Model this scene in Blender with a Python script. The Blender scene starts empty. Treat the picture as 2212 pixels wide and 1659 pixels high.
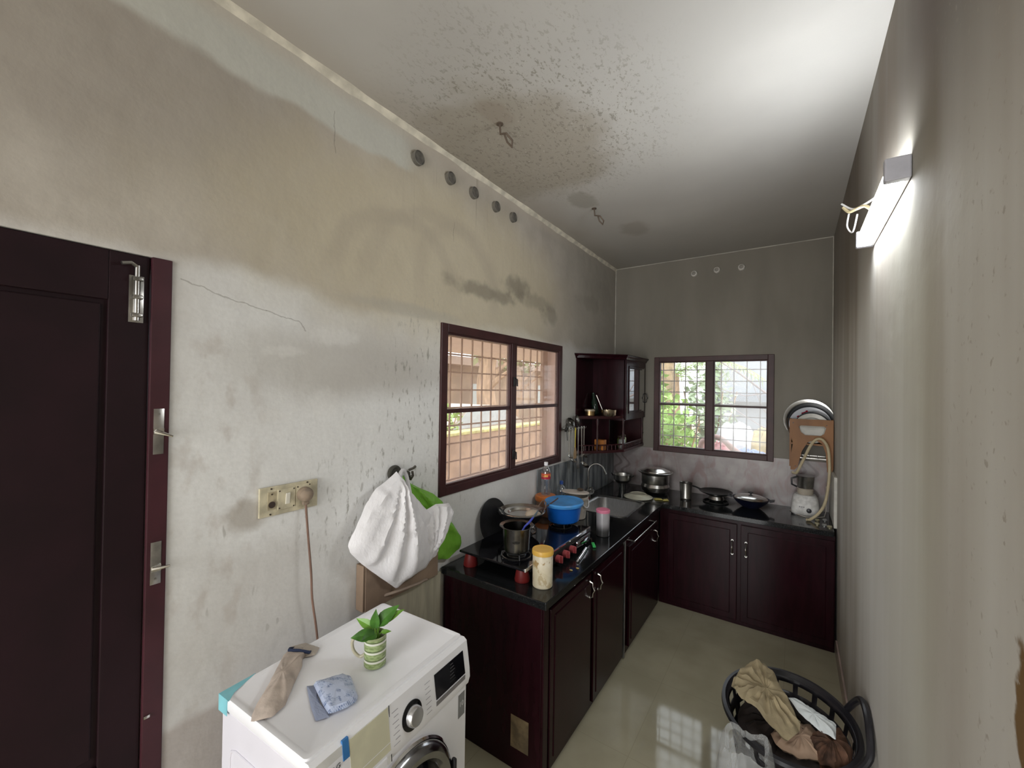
import bpy, bmesh, math, random
from mathutils import Vector, Matrix, noise as mnoise
random.seed(7)
PI = math.pi
SC = bpy.context.scene
COL = SC.collection

# ------------------------------------------------------------------ camera
W, H = 1.757, 2.959            # room width (x) and height (z); back wall at y = 0, left wall at x = 0
CAMPOS = Vector((1.5062, -4.0565, 1.7403))
YAW, PITCH, ROLL, FPX = 0.5984, 0.009, 0.0152, 892.65
cam_d = bpy.data.cameras.new('camera')
cam = bpy.data.objects.new('camera', cam_d)
COL.objects.link(cam)
cam_d.sensor_width = 36.0
cam_d.lens = FPX * 36.0 / 2212.0
cam_d.clip_start = 0.02
fw = Vector((-math.sin(YAW) * math.cos(PITCH), math.cos(YAW) * math.cos(PITCH), math.sin(PITCH)))
rt = Vector((math.cos(YAW), math.sin(YAW), 0))
up = rt.cross(fw)
r2 = rt * math.cos(ROLL) + up * math.sin(ROLL)
u2 = up * math.cos(ROLL) - rt * math.sin(ROLL)
M = Matrix.Identity(4)
for i in range(3):
    M[i][0], M[i][1], M[i][2], M[i][3] = r2[i], u2[i], -fw[i], CAMPOS[i]
cam.matrix_world = M
SC.camera = cam

# ------------------------------------------------------------------ sky, exposure
SKY_STRENGTH = 2.9
TUBE_STRENGTH = 50.0
world = bpy.data.worlds.new('overcast_sky')
SC.world = world
world.use_nodes = True
bg = world.node_tree.nodes['Background']
bg.inputs[0].default_value = (0.86, 0.93, 1.0, 1)
bg.inputs[1].default_value = SKY_STRENGTH
SC.view_settings.view_transform = 'Standard'
SC.view_settings.look = 'None'
SC.view_settings.gamma = 1
SC.view_settings.exposure = 0.45
SC.view_settings.use_curve_mapping = False

# added fill light set at the room's unseen rear opening, behind the camera
_l = bpy.data.lights.new('rear_fill_light', 'AREA'); _l.shape = 'RECTANGLE'; _l.size = 1.5; _l.size_y = 2.2
_l.energy = 38.0; _l.color = (1.0, .97, .93)
_lo = bpy.data.objects.new('rear_fill_light', _l); COL.objects.link(_lo)
_lo.location = (.9, -6.2, 1.35); _lo.rotation_euler = (math.radians(82), 0, 0)

# ------------------------------------------------------------------ materials
class NB:
    """small node-graph builder"""
    def __init__(s, name, rough=.5, metal=0.0, spec=.5):
        s.m = bpy.data.materials.new(name)
        s.m.use_nodes = True
        s.t = s.m.node_tree
        s.b = s.t.nodes['Principled BSDF']
        s.b.inputs['Roughness'].default_value = rough
        s.b.inputs['Metallic'].default_value = metal
        s.b.inputs['Specular IOR Level'].default_value = spec
        s.co = s.t.nodes.new('ShaderNodeTexCoord').outputs['Object']
    def link(s, a, b): s.t.links.new(a, b)
    def setin(s, sock, v):
        if hasattr(v, 'is_output'): s.link(v, sock)
        else: sock.default_value = v
    def mapping(s, scale=(1, 1, 1), rot=(0, 0, 0), loc=(0, 0, 0), vec=None):
        n = s.t.nodes.new('ShaderNodeMapping')
        n.inputs['Scale'].default_value = scale
        n.inputs['Rotation'].default_value = rot
        n.inputs['Location'].default_value = loc
        s.link(vec or s.co, n.inputs['Vector'])
        return n.outputs[0]
    def noise(s, scale=5, detail=4, vec=None, rough=.5, dist=0):
        n = s.t.nodes.new('ShaderNodeTexNoise')
        n.inputs['Scale'].default_value = scale
        n.inputs['Detail'].default_value = detail
        n.inputs['Roughness'].default_value = rough
        n.inputs['Distortion'].default_value = dist
        s.link(vec or s.co, n.inputs['Vector'])
        return n.outputs['Fac']
    def voronoi(s, scale, vec=None):
        n = s.t.nodes.new('ShaderNodeTexVoronoi')
        n.inputs['Scale'].default_value = scale
        s.link(vec or s.co, n.inputs['Vector'])
        return n.outputs['Distance']
    def ramp(s, v, a, b, lo=0., hi=1.):
        n = s.t.nodes.new('ShaderNodeMapRange')
        n.interpolation_type = 'SMOOTHSTEP'
        n.inputs['From Min'].default_value = a
        n.inputs['From Max'].default_value = b
        n.inputs['To Min'].default_value = lo
        n.inputs['To Max'].default_value = hi
        s.link(v, n.inputs['Value'])
        return n.outputs['Result']
    def math(s, op, a, b=0.0, c=0.0):
        n = s.t.nodes.new('ShaderNodeMath'); n.operation = op
        s.setin(n.inputs[0], a); s.setin(n.inputs[1], b); s.setin(n.inputs[2], c)
        return n.outputs[0]
    def mix(s, f, a, b):
        n = s.t.nodes.new('ShaderNodeMix'); n.data_type = 'RGBA'
        s.setin(n.inputs['Factor'], f)
        s.setin(n.inputs[6], a if hasattr(a, 'is_output') else (*a, 1))
        s.setin(n.inputs[7], b if hasattr(b, 'is_output') else (*b, 1))
        return n.outputs[2]
    def sep(s, vec=None):
        n = s.t.nodes.new('ShaderNodeSeparateXYZ'); s.link(vec or s.co, n.inputs[0])
        return n.outputs
    def blob(s, c, r, soft=.5, amt=.3, nscale=6, vec=None):
        """1 inside an ellipse with a wobbling edge, 0 outside"""
        mp = s.t.nodes.new('ShaderNodeVectorMath'); mp.operation = 'SUBTRACT'
        s.link(vec or s.co, mp.inputs[0]); mp.inputs[1].default_value = c
        dv = s.t.nodes.new('ShaderNodeVectorMath'); dv.operation = 'DIVIDE'
        s.link(mp.outputs[0], dv.inputs[0]); dv.inputs[1].default_value = r
        ln = s.t.nodes.new('ShaderNodeVectorMath'); ln.operation = 'LENGTH'
        s.link(dv.outputs[0], ln.inputs[0])
        d = ln.outputs['Value']
        if amt:
            n = s.noise(nscale, 4)
            d = s.math('ADD', d, s.math('MULTIPLY', s.math('SUBTRACT', n, .5), amt * 2))
        return s.ramp(d, 1.0 + soft * .5, 1.0 - soft * .5)
    def band(s, v, c, w, soft):
        """1 where |v-c|<w"""
        return s.ramp(s.math('ABSOLUTE', s.math('SUBTRACT', v, c)), w + soft, w)
    def color(s, v): s.setin(s.b.inputs['Base Color'], v if hasattr(v, 'is_output') else (*v, 1))
    def bump(s, h, strength=.2, dist=.01):
        n = s.t.nodes.new('ShaderNodeBump')
        n.inputs['Strength'].default_value = strength
        n.inputs['Distance'].default_value = dist
        s.link(h, n.inputs['Height'])
        s.link(n.outputs[0], s.b.inputs['Normal'])

_mc = {}
def pm(name, col, rough=.5, metal=0., var=.12, scale=12, bump=0., spec=.5, alpha=1., trans=0., coat=0., ior=1.45, vscale=(1, 1, 1)):
    if name in _mc: return _mc[name]
    n = NB(name, rough, metal, spec)
    v = n.mapping(vscale) if vscale != (1, 1, 1) else None
    f = n.noise(scale, 4, v)
    a = tuple(c * (1 - var) for c in col); b = tuple(min(1, c * (1 + var)) for c in col)
    n.color(n.mix(n.ramp(f, .3, .7), a, b))
    if bump: n.bump(n.noise(scale * 3, 4, v), bump)
    n.b.inputs['Alpha'].default_value = alpha
    n.b.inputs['Transmission Weight'].default_value = trans
    n.b.inputs['Coat Weight'].default_value = coat
    n.b.inputs['IOR'].default_value = ior
    _mc[name] = n.m
    return n.m

def glass_thin(name, tint=(1, 1, 1), gl=.07, veil=None, vf=0.0):
    if name in _mc: return _mc[name]
    m = bpy.data.materials.new(name); m.use_nodes = True; t = m.node_tree
    t.nodes.remove(t.nodes['Principled BSDF'])
    o = t.nodes['Material Output']
    tr = t.nodes.new('ShaderNodeBsdfTransparent'); tr.inputs[0].default_value = (*tint, 1)
    g = t.nodes.new('ShaderNodeBsdfGlossy'); g.inputs['Roughness'].default_value = .02
    mx = t.nodes.new('ShaderNodeMixShader'); mx.inputs[0].default_value = gl
    t.links.new(tr.outputs[0], mx.inputs[1]); t.links.new(g.outputs[0], mx.inputs[2])
    out = mx.outputs[0]
    if veil:
        df = t.nodes.new('ShaderNodeBsdfTranslucent'); df.inputs[0].default_value = (*veil, 1)
        m2 = t.nodes.new('ShaderNodeMixShader')
        no = t.nodes.new('ShaderNodeTexNoise'); no.inputs['Scale'].default_value = 9
        mr = t.nodes.new('ShaderNodeMapRange'); mr.inputs['To Min'].default_value = vf * .6; mr.inputs['To Max'].default_value = vf * 1.4
        t.links.new(no.outputs['Fac'], mr.inputs['Value']); t.links.new(mr.outputs[0], m2.inputs[0])
        t.links.new(out, m2.inputs[1]); t.links.new(df.outputs[0], m2.inputs[2]); out = m2.outputs[0]
    t.links.new(out, o.inputs[0])
    _mc[name] = m
    return m

MAROON = pm('maroon_laminate', (.017, .003, .0055), .22, var=.25, scale=5, vscale=(6, 6, 1), spec=.22)
MAROON_D = pm('maroon_paint', (.050, .012, .018), .42, var=.2, scale=6, bump=.03)
MAROON_DOOR = pm('door_leaf_paint', (.013, .0035, .006), .55, var=.2, scale=6, bump=.03, spec=.3)
WINWOOD = pm('window_frame_paint', (.048, .015, .015), .45, var=.2, scale=9, bump=.05)
GRANITE = pm('black_granite', (.010, .011, .012), .10, var=.5, scale=180, spec=.55)
STEEL = pm('stainless_steel', (.62, .61, .58), .22, 1, var=.08, scale=30)
STEEL_D = pm('worn_steel', (.42, .41, .39), .30, 1, var=.25, scale=18)
BRUSHED = pm('brushed_sink_steel', (.50, .50, .50), .36, 1, var=.1, scale=40, vscale=(8, 1, 1))
BLACKIRON = pm('black_iron', (.012, .012, .013), .42, var=.3, scale=30, bump=.05)
BLACKGLASS = pm('black_hob_glass', (.006, .006, .008), .06, var=.1)
WHITEPL = pm('white_enamel', (.93, .93, .96), .28, var=.03, scale=4)
WHITEPL2 = pm('grey_white_side_panel', (.76, .74, .80), .4, var=.04, scale=4)
CHROME = pm('chrome', (.85, .85, .87), .08, 1, var=.02)
DARKPL = pm('dark_plastic', (.02, .02, .023), .35, var=.2)
CREAMPL = pm('aged_cream_plastic', (.55, .50, .36), .45, var=.22, scale=22)
GREYPVC = pm('grey_pipe', (.16, .15, .13), .6, var=.25, scale=25)
BROWNPL = pm('brown_cord', (.20, .12, .09), .5, var=.2)
CARD = pm('cardboard', (.26, .185, .13), .85, var=.15, scale=10, bump=.1)

# ------------------------------------------------------------------ mesh helpers
class MB:
    def __init__(s): s.bm = bmesh.new()
    def _add(s, vs, fs):
        bv = [s.bm.verts.new(v) for v in vs]
        for f in fs:
            try: s.bm.faces.new([bv[i] for i in f])
            except ValueError: pass
        return bv
    def box(s, a, b, bev=0.0, rot=None, seg=2):
        x0, y0, z0 = a; x1, y1, z1 = b
        vs = [Vector(p) for p in ((x0, y0, z0), (x1, y0, z0), (x1, y1, z0), (x0, y1, z0), (x0, y0, z1), (x1, y0, z1), (x1, y1, z1), (x0, y1, z1))]
        if rot:
            c = Vector(((x0 + x1) / 2, (y0 + y1) / 2, (z0 + z1) / 2))
            vs = [c + rot @ (v - c) for v in vs]
        bv = s._add(vs, [(3, 2, 1, 0), (4, 5, 6, 7), (0, 1, 5, 4), (1, 2, 6, 5), (2, 3, 7, 6), (3, 0, 4, 7)])
        if bev:
            es = list({e for v in bv for e in v.link_edges})
            bmesh.ops.bevel(s.bm, geom=es, offset=bev, segments=seg, profile=.5, affect='EDGES')
        return s
    def lathe(s, prof, c=(0, 0, 0), n=28, mat=None, sx=1, sy=1):
        """prof: list of (r, z)"""
        c = Vector(c); rings = []
        for r, z in prof:
            if r < 1e-6:
                p = Vector((0, 0, z)); p = mat @ p if mat else p
                rings.append([s.bm.verts.new(c + p)])
            else:
                ring = []
                for i in range(n):
                    a = 2 * PI * i / n
                    p = Vector((r * sx * math.cos(a), r * sy * math.sin(a), z)); p = mat @ p if mat else p
                    ring.append(s.bm.verts.new(c + p))
                rings.append(ring)
        for A, B in zip(rings, rings[1:]):
            for i in range(n):
                j = (i + 1) % n
                try:
                    if len(A) == 1 and len(B) == 1: continue
                    if len(A) == 1: s.bm.faces.new((A[0], B[i], B[j]))
                    elif len(B) == 1: s.bm.faces.new((A[i], A[j], B[0]))
                    else: s.bm.faces.new((A[i], A[j], B[j], B[i]))
                except ValueError: pass
        return s
    def cyl(s, a, b, r, n=20, r2=None):
        a, b = Vector(a), Vector(b); d = b - a; L = d.length
        q = d.to_track_quat('Z', 'Y').to_matrix(); r2 = r if r2 is None else r2
        return s.lathe([(0, 0), (r, 0), (r2, L), (0, L)], a, n, q)
    def tube(s, pts, r, n=8, closed=False, rs=None):
        P = [Vector(p) for p in pts]; rings = []; N = len(P); ref = None
        for i, p in enumerate(P):
            if closed: d = P[(i + 1) % N] - P[i - 1]
            else: d = P[min(i + 1, N - 1)] - P[max(i - 1, 0)]
            d.normalize()
            if ref is None:
                ref = d.orthogonal().normalized()
            ref = (ref - d * ref.dot(d))
            if ref.length < 1e-6: ref = d.orthogonal()
            ref.normalize(); bi = d.cross(ref)
            rr = rs[i] if rs else r
            rings.append([s.bm.verts.new(p + (ref * math.cos(2 * PI * k / n) + bi * math.sin(2 * PI * k / n)) * rr) for k in range(n)])
        pr = list(zip(rings, rings[1:])) + ([(rings[-1], rings[0])] if closed else [])
        for A, B in pr:
            for k in range(n):
                s.bm.faces.new((A[k], A[(k + 1) % n], B[(k + 1) % n], B[k]))
        if not closed:
            s.bm.faces.new(rings[0][::-1]); s.bm.faces.new(rings[-1])
        return s
    def prism(s, poly, f, h0, h1):
        """poly: 2D points, f(u,v,h)->xyz"""
        n = len(poly)
        vs = [f(u, v, h0) for u, v in poly] + [f(u, v, h1) for u, v in poly]
        s._add(vs, [tuple(range(n))[::-1], tuple(range(n, 2 * n))] + [(i, (i + 1) % n, n + (i + 1) % n, n + i) for i in range(n)])
        return s
    def ball(s, c, r, n=16, sc=(1, 1, 1)):
        m = n // 2
        prof = [(math.sin(PI * k / m) * r, -math.cos(PI * k / m) * r) for k in range(m + 1)]
        prof[0] = (0, -r); prof[-1] = (0, r)
        mt = Matrix.Diagonal(Vector(sc))
        return s.lathe(prof, c, n, mt)
    def pillow(s, poly, f, thick, back=0.004, rings=10, n=64, folds=.0, apex=None, seed=0, rnd=.0, fexp=.5, nf=14):
        """soft filled outline: poly 2D, f(u,v,h); front bulges by thick"""
        pts = [Vector((p[0], p[1])) for p in poly]
        L = [(pts[(i + 1) % len(pts)] - pts[i]).length for i in range(len(pts))]
        tot = sum(L); out = []; acc = 0; i = 0
        for k in range(n):
            t = tot * k / n
            while acc + L[i] < t: acc += L[i]; i += 1
            out.append(pts[i].lerp(pts[(i + 1) % len(pts)], (t - acc) / L[i]))
        c = sum(out, Vector((0, 0))) / n
        ap = Vector(apex) if apex else c
        def hh(p, q, sgn, th):
            e = max(0, 1 - q * q) ** fexp
            d = p - ap; a = math.atan2(d.y, d.x)
            fo = folds * (mnoise.noise(Vector((math.cos(a) * nf * .35, math.sin(a) * nf * .35, seed))) * 1.6) * min(1, d.length * 12) * (e * .8 + .2)
            rn = rnd * mnoise.noise(Vector((p.x * 28, p.y * 28, seed + 5)))
            return sgn * (th * e) + fo + rn
        for sgn, th in ((1, thick), (-1, back)):
            prev = None
            R = []
            for j in range(rings + 1):
                q = 1 - j / rings
                if j == rings:
                    R.append([s.bm.verts.new(f(c.x, c.y, hh(c, 0, sgn, th)))])
                else:
                    R.append([s.bm.verts.new(f(*(c + (p - c) * q), hh(c + (p - c) * q, q, sgn, th))) for p in out])
            for A, B in zip(R, R[1:]):
                for k in range(n):
                    k2 = (k + 1) % n
                    if len(B) == 1: s.bm.faces.new((A[k], A[k2], B[0]) if sgn > 0 else (A[k2], A[k], B[0]))
                    else: s.bm.faces.new((A[k], A[k2], B[k2], B[k]) if sgn > 0 else (A[k2], A[k], B[k], B[k2]))
        bmesh.ops.remove_doubles(s.bm, verts=s.bm.verts, dist=1e-5)
        return s
    def leaf(s, base, d, L, wd, nrm=(0, 0, 1), bend=.25):
        base = Vector(base); d = Vector(d).normalized(); nrm = Vector(nrm)
        side = d.cross(nrm)
        if side.length < 1e-4: side = d.orthogonal()
        side.normalize(); nn = side.cross(d)
        K = 6; prev = None
        for k in range(K + 1):
            t = k / K
            w = wd * math.sin(PI * min(1, (t * .92 + .08)) ** .8) * (1 - .15 * t) * .5
            if k == K: w = 0.0005
            c = base + d * L * t - nn * bend * L * t * t
            row = [s.bm.verts.new(c - side * w + nn * w * .35), s.bm.verts.new(c), s.bm.verts.new(c + side * w + nn * w * .35)]
            if prev:
                s.bm.faces.new((prev[0], prev[1], row[1], row[0])); s.bm.faces.new((prev[1], prev[2], row[2], row[1]))
            prev = row
        return s
    def build(s, name, mat, parent=None, smooth=True, kind=None, angle=35):
        bmesh.ops.recalc_face_normals(s.bm, faces=s.bm.faces)
        me = bpy.data.meshes.new(name); s.bm.to_mesh(me); s.bm.free()
        me.materials.append(mat)
        if smooth:
            me.polygons.foreach_set('use_smooth', [True] * len(me.polygons))
            try: me.set_sharp_from_angle(angle=math.radians(angle))
            except Exception: pass
        o = bpy.data.objects.new(name, me); COL.objects.link(o)
        if parent: o.parent = parent
        if kind: o['kind'] = kind
        return o

def box(a, b, bev=0.0, rot=None): return MB().box(a, b, bev, rot)
def tag(o, label, cat, group=None):
    o['label'] = label; o['category'] = cat
    if group: o['group'] = group
    return o
def thing(name, label, cat, loc=(0, 0, 0), rz=0, group=None):
    o = bpy.data.objects.new(name, None); COL.objects.link(o)
    o.empty_display_size = .05
    o.location = loc; o.rotation_euler = (0, 0, rz)
    return tag(o, label, cat, group)
def struct(name, mb, mat, parent=None, smooth=False):
    o = mb.build(name, mat, parent, smooth)
    if not parent: o['kind'] = 'structure'
    return o
def sempty(name, loc=(0, 0, 0)):
    o = bpy.data.objects.new(name, None); COL.objects.link(o); o.location = loc; o['kind'] = 'structure'
    return o
def copy_tree(o, parent=None):
    c = o.copy(); COL.objects.link(c)
    if parent: c.parent = parent
    for ch in list(o.children):
        copy_tree(ch, c)
    return c
def text_mesh(name, txt, size, mat, parent, mtx, extrude=.0004):
    cu = bpy.data.curves.new(name, 'FONT'); cu.body = txt; cu.size = size; cu.extrude = extrude
    cu.align_x = 'CENTER'; cu.align_y = 'CENTER'
    tmp = bpy.data.objects.new('tmp_text', cu); COL.objects.link(tmp)
    dg = bpy.context.evaluated_depsgraph_get()
    me = bpy.data.meshes.new_from_object(tmp.evaluated_get(dg))
    bpy.data.objects.remove(tmp); bpy.data.curves.remove(cu)
    me.transform(mtx); me.materials.clear(); me.materials.append(mat)
    o = bpy.data.objects.new(name, me); COL.objects.link(o); o.parent = parent
    return o
YZ = lambda x0: (lambda u, v, h: Vector((x0 + h, u, v)))     # plane parallel to left wall, bulging to +x
XY = lambda z0: (lambda u, v, h: Vector((u, v, z0 + h)))     # horizontal plane, bulging up
XZ = lambda y0: (lambda u, v, h: Vector((u, y0 - h, v)))     # plane parallel to back wall, bulging to -y

# ------------------------------------------------------------------ wall materials
def wall_left_mat():
    n = NB('stained_plaster_left', .85, spec=.2)
    X, Y, Z = n.sep()
    big = n.noise(1.6, 5); med = n.noise(6, 5); fine = n.noise(70, 3)
    low = n.mix(n.ramp(big, .35, .65), (.64, .625, .60), (.75, .75, .735))
    beige = n.mix(n.ramp(med, .3, .7), (.44, .40, .35), (.53, .49, .43))
    zz = n.math('ADD', Z, n.math('MULTIPLY', n.math('SUBTRACT', n.noise(2.2, 4), .5), .22))
    c = n.mix(n.ramp(zz, 2.06, 2.13), low, beige)
    c = n.mix(n.math('MULTIPLY', n.math('MULTIPLY', n.ramp(Y, -2.9, -3.5), n.ramp(Z, 2.15, 2.5)), .6), c, (.32, .285, .245))
    # ochre damp field above the window
    ochre = n.blob((0, -2.35, 2.38), (1, 1.15, .42), .8, .35, 3)
    c = n.mix(n.math('MULTIPLY', ochre, .65), c, (.60, .53, .37))
    # brighter patch under the ochre field, whitewashed
    c = n.mix(n.math('MULTIPLY', n.blob((0, -2.85, 1.42), (1, .85, .30), .5, .35, 3), .75), c, (.84, .845, .835))
    c = n.mix(n.math('MULTIPLY', n.blob((0, -3.0, 1.82), (1, .45, .12), .9, .4, 4), .5), c, (.47, .44, .39))
    for cy, cz, ry, rz in ((-3.14, 1.67, .06, .05), (-3.10, 1.93, .10, .035), (-3.30, 1.86, .06, .02), (-3.33, 1.63, .05, .02)):
        c = n.mix(n.math('MULTIPLY', n.blob((0, cy, cz), (1, ry, rz), .8, .9, 26), .40), c, (.80, .79, .76))
    # whitewash strip under the ceiling
    zb = n.math('ADD', Z, n.math('MULTIPLY', n.math('SUBTRACT', n.noise(3, 4), .5), .12))
    strip = n.math('MULTIPLY', n.ramp(zb, 2.735, 2.765), n.ramp(Y, -2.66, -2.80))
    c = n.mix(n.math('MULTIPLY', strip, .8), c, (.61, .62, .565))
    c = n.mix(n.math('MULTIPLY', n.ramp(Z, 2.86, 2.93), .6), c, (.58, .52, .44))
    # arcs of old damp lines
    for cy, cz, r, s0 in ((-2.75, 2.16, .36, .6), (-2.50, 2.13, .48, .5), (-2.35, 2.30, .30, .4)):
        dy = n.math('SUBTRACT', Y, cy); dz = n.math('SUBTRACT', Z, cz)
        d = n.math('SQRT', n.math('ADD', n.math('MULTIPLY', dy, dy), n.math('MULTIPLY', dz, dz)))
        d = n.math('ADD', d, n.math('MULTIPLY', n.math('SUBTRACT', n.noise(4, 3), .5), .10))
        arc = n.math('MULTIPLY', n.band(d, r, .012, .05), n.ramp(Z, 2.12, 2.3))
        c = n.mix(n.math('MULTIPLY', arc, s0 * .7), c, (.42, .37, .29))
    # grey edge of the stain left of the window head
    c = n.mix(n.math('MULTIPLY', n.blob((0, -2.72, 2.10), (1, .32, .03), .8, .5, 8), .4), c, (.40, .39, .35))
    # sooty smears above the window
    for cy, cz, ry, rz, k in ((-2.15, 2.30, .25, .035, .75), (-1.80, 2.40, .13, .05, .8), (-1.55, 2.35, .22, .04, .5), (-1.35, 2.28, .10, .05, .6), (-.62, 2.5, .20, .05, .5), (-.4, 2.62, .3, .09, .3)):
        c = n.mix(n.math('MULTIPLY', n.blob((0, cy, cz), (1, ry * 1.1, rz * 1.2), 1.1, 1.1, 11), k * .9), c, (.22, .195, .15))
    # wall turns greyer towards its far end
    c = n.mix(n.math('MULTIPLY', n.ramp(Y, -1.6, -.6), .55), c, (.36, .345, .30))
    # mould speckles, drawn out vertically
    v = n.mapping((1, 46, 15)); sp = n.noise(1.0, 3, v, .6)
    reg = n.math('ADD', n.blob((0, -2.62, 1.6), (1, .26, .5), .7, .3, 5), n.blob((0, -2.75, 1.25), (1, .5, .22), .9, .3, 5))
    reg = n.math('MINIMUM', reg, 1)
    c = n.mix(n.math('MULTIPLY', n.math('MULTIPLY', n.ramp(sp, .56, .70), reg), .75), c, (.25, .24, .20))
    # slanting scuffs around the socket
    v = n.mapping((1, 26, 9), (math.radians(-38), 0, 0)); sc = n.noise(1.0, 2, v, .5)
    reg = n.blob((0, -3.05, 1.2), (1, .55, .42), .6, .3, 5)
    c = n.mix(n.math('MULTIPLY', n.math('MULTIPLY', n.ramp(sc, .68, .74), reg), .55), c, (.33, .32, .29))
    reg = n.blob((0, -3.50, 1.35), (1, .14, .65), .8, .3, 5)
    c = n.mix(n.math('MULTIPLY', n.math('MULTIPLY', n.ramp(n.noise(9, 4, n.mapping((1, 1.5, 1))), .5, .68), reg), .4), c, (.45, .39, .34))
    c = n.mix(n.math('MULTIPLY', n.blob((0, -3.41, 1.30), (1, .065, .05), .9, .6, 14), .6), c, (.34, .29, .23))
    # drip streaks near the pipe stubs
    v = n.mapping((1, 32, 1.5)); dr = n.noise(1.0, 3, v)
    reg = n.math('MULTIPLY', n.ramp(Z, 2.3, 2.8), n.band(Y, -2.1, .5, .3))
    c = n.mix(n.math('MULTIPLY', n.math('MULTIPLY', n.ramp(dr, .58, .72), reg), .5), c, (.34, .29, .22))
    # damp base of the wall
    zl = n.math('ADD', Z, n.math('MULTIPLY', n.math('SUBTRACT', n.noise(5, 3), .5), .05))
    c = n.mix(n.math('MULTIPLY', n.ramp(zl, .73, .70), .55), c, (.45, .39, .36))
    # hairline cracks
    for p0, p1 in (((-3.6, 2.05), (-3.36, 1.99)), ((-3.36, 1.99), (-3.25, 1.97)), ((-3.25, 1.97), (-3.22, 1.94)), ((-3.12, 2.82), (-3.115, 2.66)), ((-2.42, 2.62), (-2.425, 2.55)), ((-2.425, 2.55), (-2.415, 2.52))):
        (a, b), (e, f) = p0, p1
        L = math.hypot(e - a, f - b); ux, uz = (e - a) / L, (f - b) / L
        dy = n.math('SUBTRACT', Y, a); dz = n.math('SUBTRACT', Z, b)
        al = n.math('ADD', n.math('MULTIPLY', dy, ux), n.math('MULTIPLY', dz, uz))
        pe = n.math('SUBTRACT', n.math('MULTIPLY', dy, -uz), n.math('MULTIPLY', dz, -ux))
        pe = n.math('ADD', pe, n.math('MULTIPLY', n.math('SUBTRACT', n.noise(16, 4), .5), .035))
        k = n.math('MULTIPLY', n.band(pe, 0, .0012, .0015), n.band(al, L / 2, L / 2, .004))
        c = n.mix(n.math('MULTIPLY', k, .42), c, (.16, .14, .11))
    c = n.mix(n.ramp(fine, .2, .8, 0, .12), c, (.35, .34, .32))
    n.color(c)
    n.bump(n.math('ADD', n.math('MULTIPLY', n.noise(14, 5), .6), n.math('MULTIPLY', n.noise(3, 4), 1.2)), .25, .02)
    return n.m

def wall_right_mat():
    n = NB('streaked_plaster_right', .8, spec=.25)
    X, Y, Z = n.sep()
    st = n.noise(1, 4, n.mapping((1, 3.2, .3)), .45); st2 = n.noise(1, 2, n.mapping((1, 7, .5)), .4)
    c = n.mix(n.ramp(st, .3, .7), (.36, .315, .26), (.56, .54, .49))
    c = n.mix(n.math('MULTIPLY', n.ramp(st2, .45, .7), .4), c, (.66, .65, .62))
    c = n.mix(n.math('MULTIPLY', n.blob((1.757, -2.55, 1.5), (1, .30, 1.2), .9, .4, 2), .35), c, (.56, .56, .45))
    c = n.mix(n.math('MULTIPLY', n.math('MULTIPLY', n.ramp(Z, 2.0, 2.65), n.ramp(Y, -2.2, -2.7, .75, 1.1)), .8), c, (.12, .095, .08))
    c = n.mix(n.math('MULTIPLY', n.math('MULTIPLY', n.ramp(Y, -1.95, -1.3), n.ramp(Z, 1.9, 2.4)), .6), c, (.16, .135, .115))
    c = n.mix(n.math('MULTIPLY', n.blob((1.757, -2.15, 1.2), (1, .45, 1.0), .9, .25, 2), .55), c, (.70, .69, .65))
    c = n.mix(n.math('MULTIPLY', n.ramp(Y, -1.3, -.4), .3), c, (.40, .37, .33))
    # broken plaster low on the near part of the wall
    k = n.blob((1.757, -3.24, 1.33), (1, .035, .10), .3, .6, 25)
    c = n.mix(k, c, (.17, .10, .04))
    c = n.mix(n.math('MULTIPLY', n.ramp(n.noise(45, 3), .62, .72), n.ramp(Y, -2.7, -3.2)), c, (.38, .34, .29))
    n.color(c)
    n.bump(n.math('ADD', n.noise(9, 4), st), .12, .02)
    return n.m

def wall_back_mat():
    n = NB('sooty_plaster_back', .85, spec=.2)
    X, Y, Z = n.sep()
    st = n.noise(1, 5, n.mapping((3, 1, .8)))
    c = n.mix(n.ramp(st, .3, .7), (.215, .20, .17), (.275, .255, .22))
    c = n.mix(n.math('MULTIPLY', n.ramp(Z, 2.4, 2.95), .35), c, (.23, .21, .18))
    n.color(c); n.bump(n.noise(15, 5), .2, .01)
    return n.m

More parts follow.
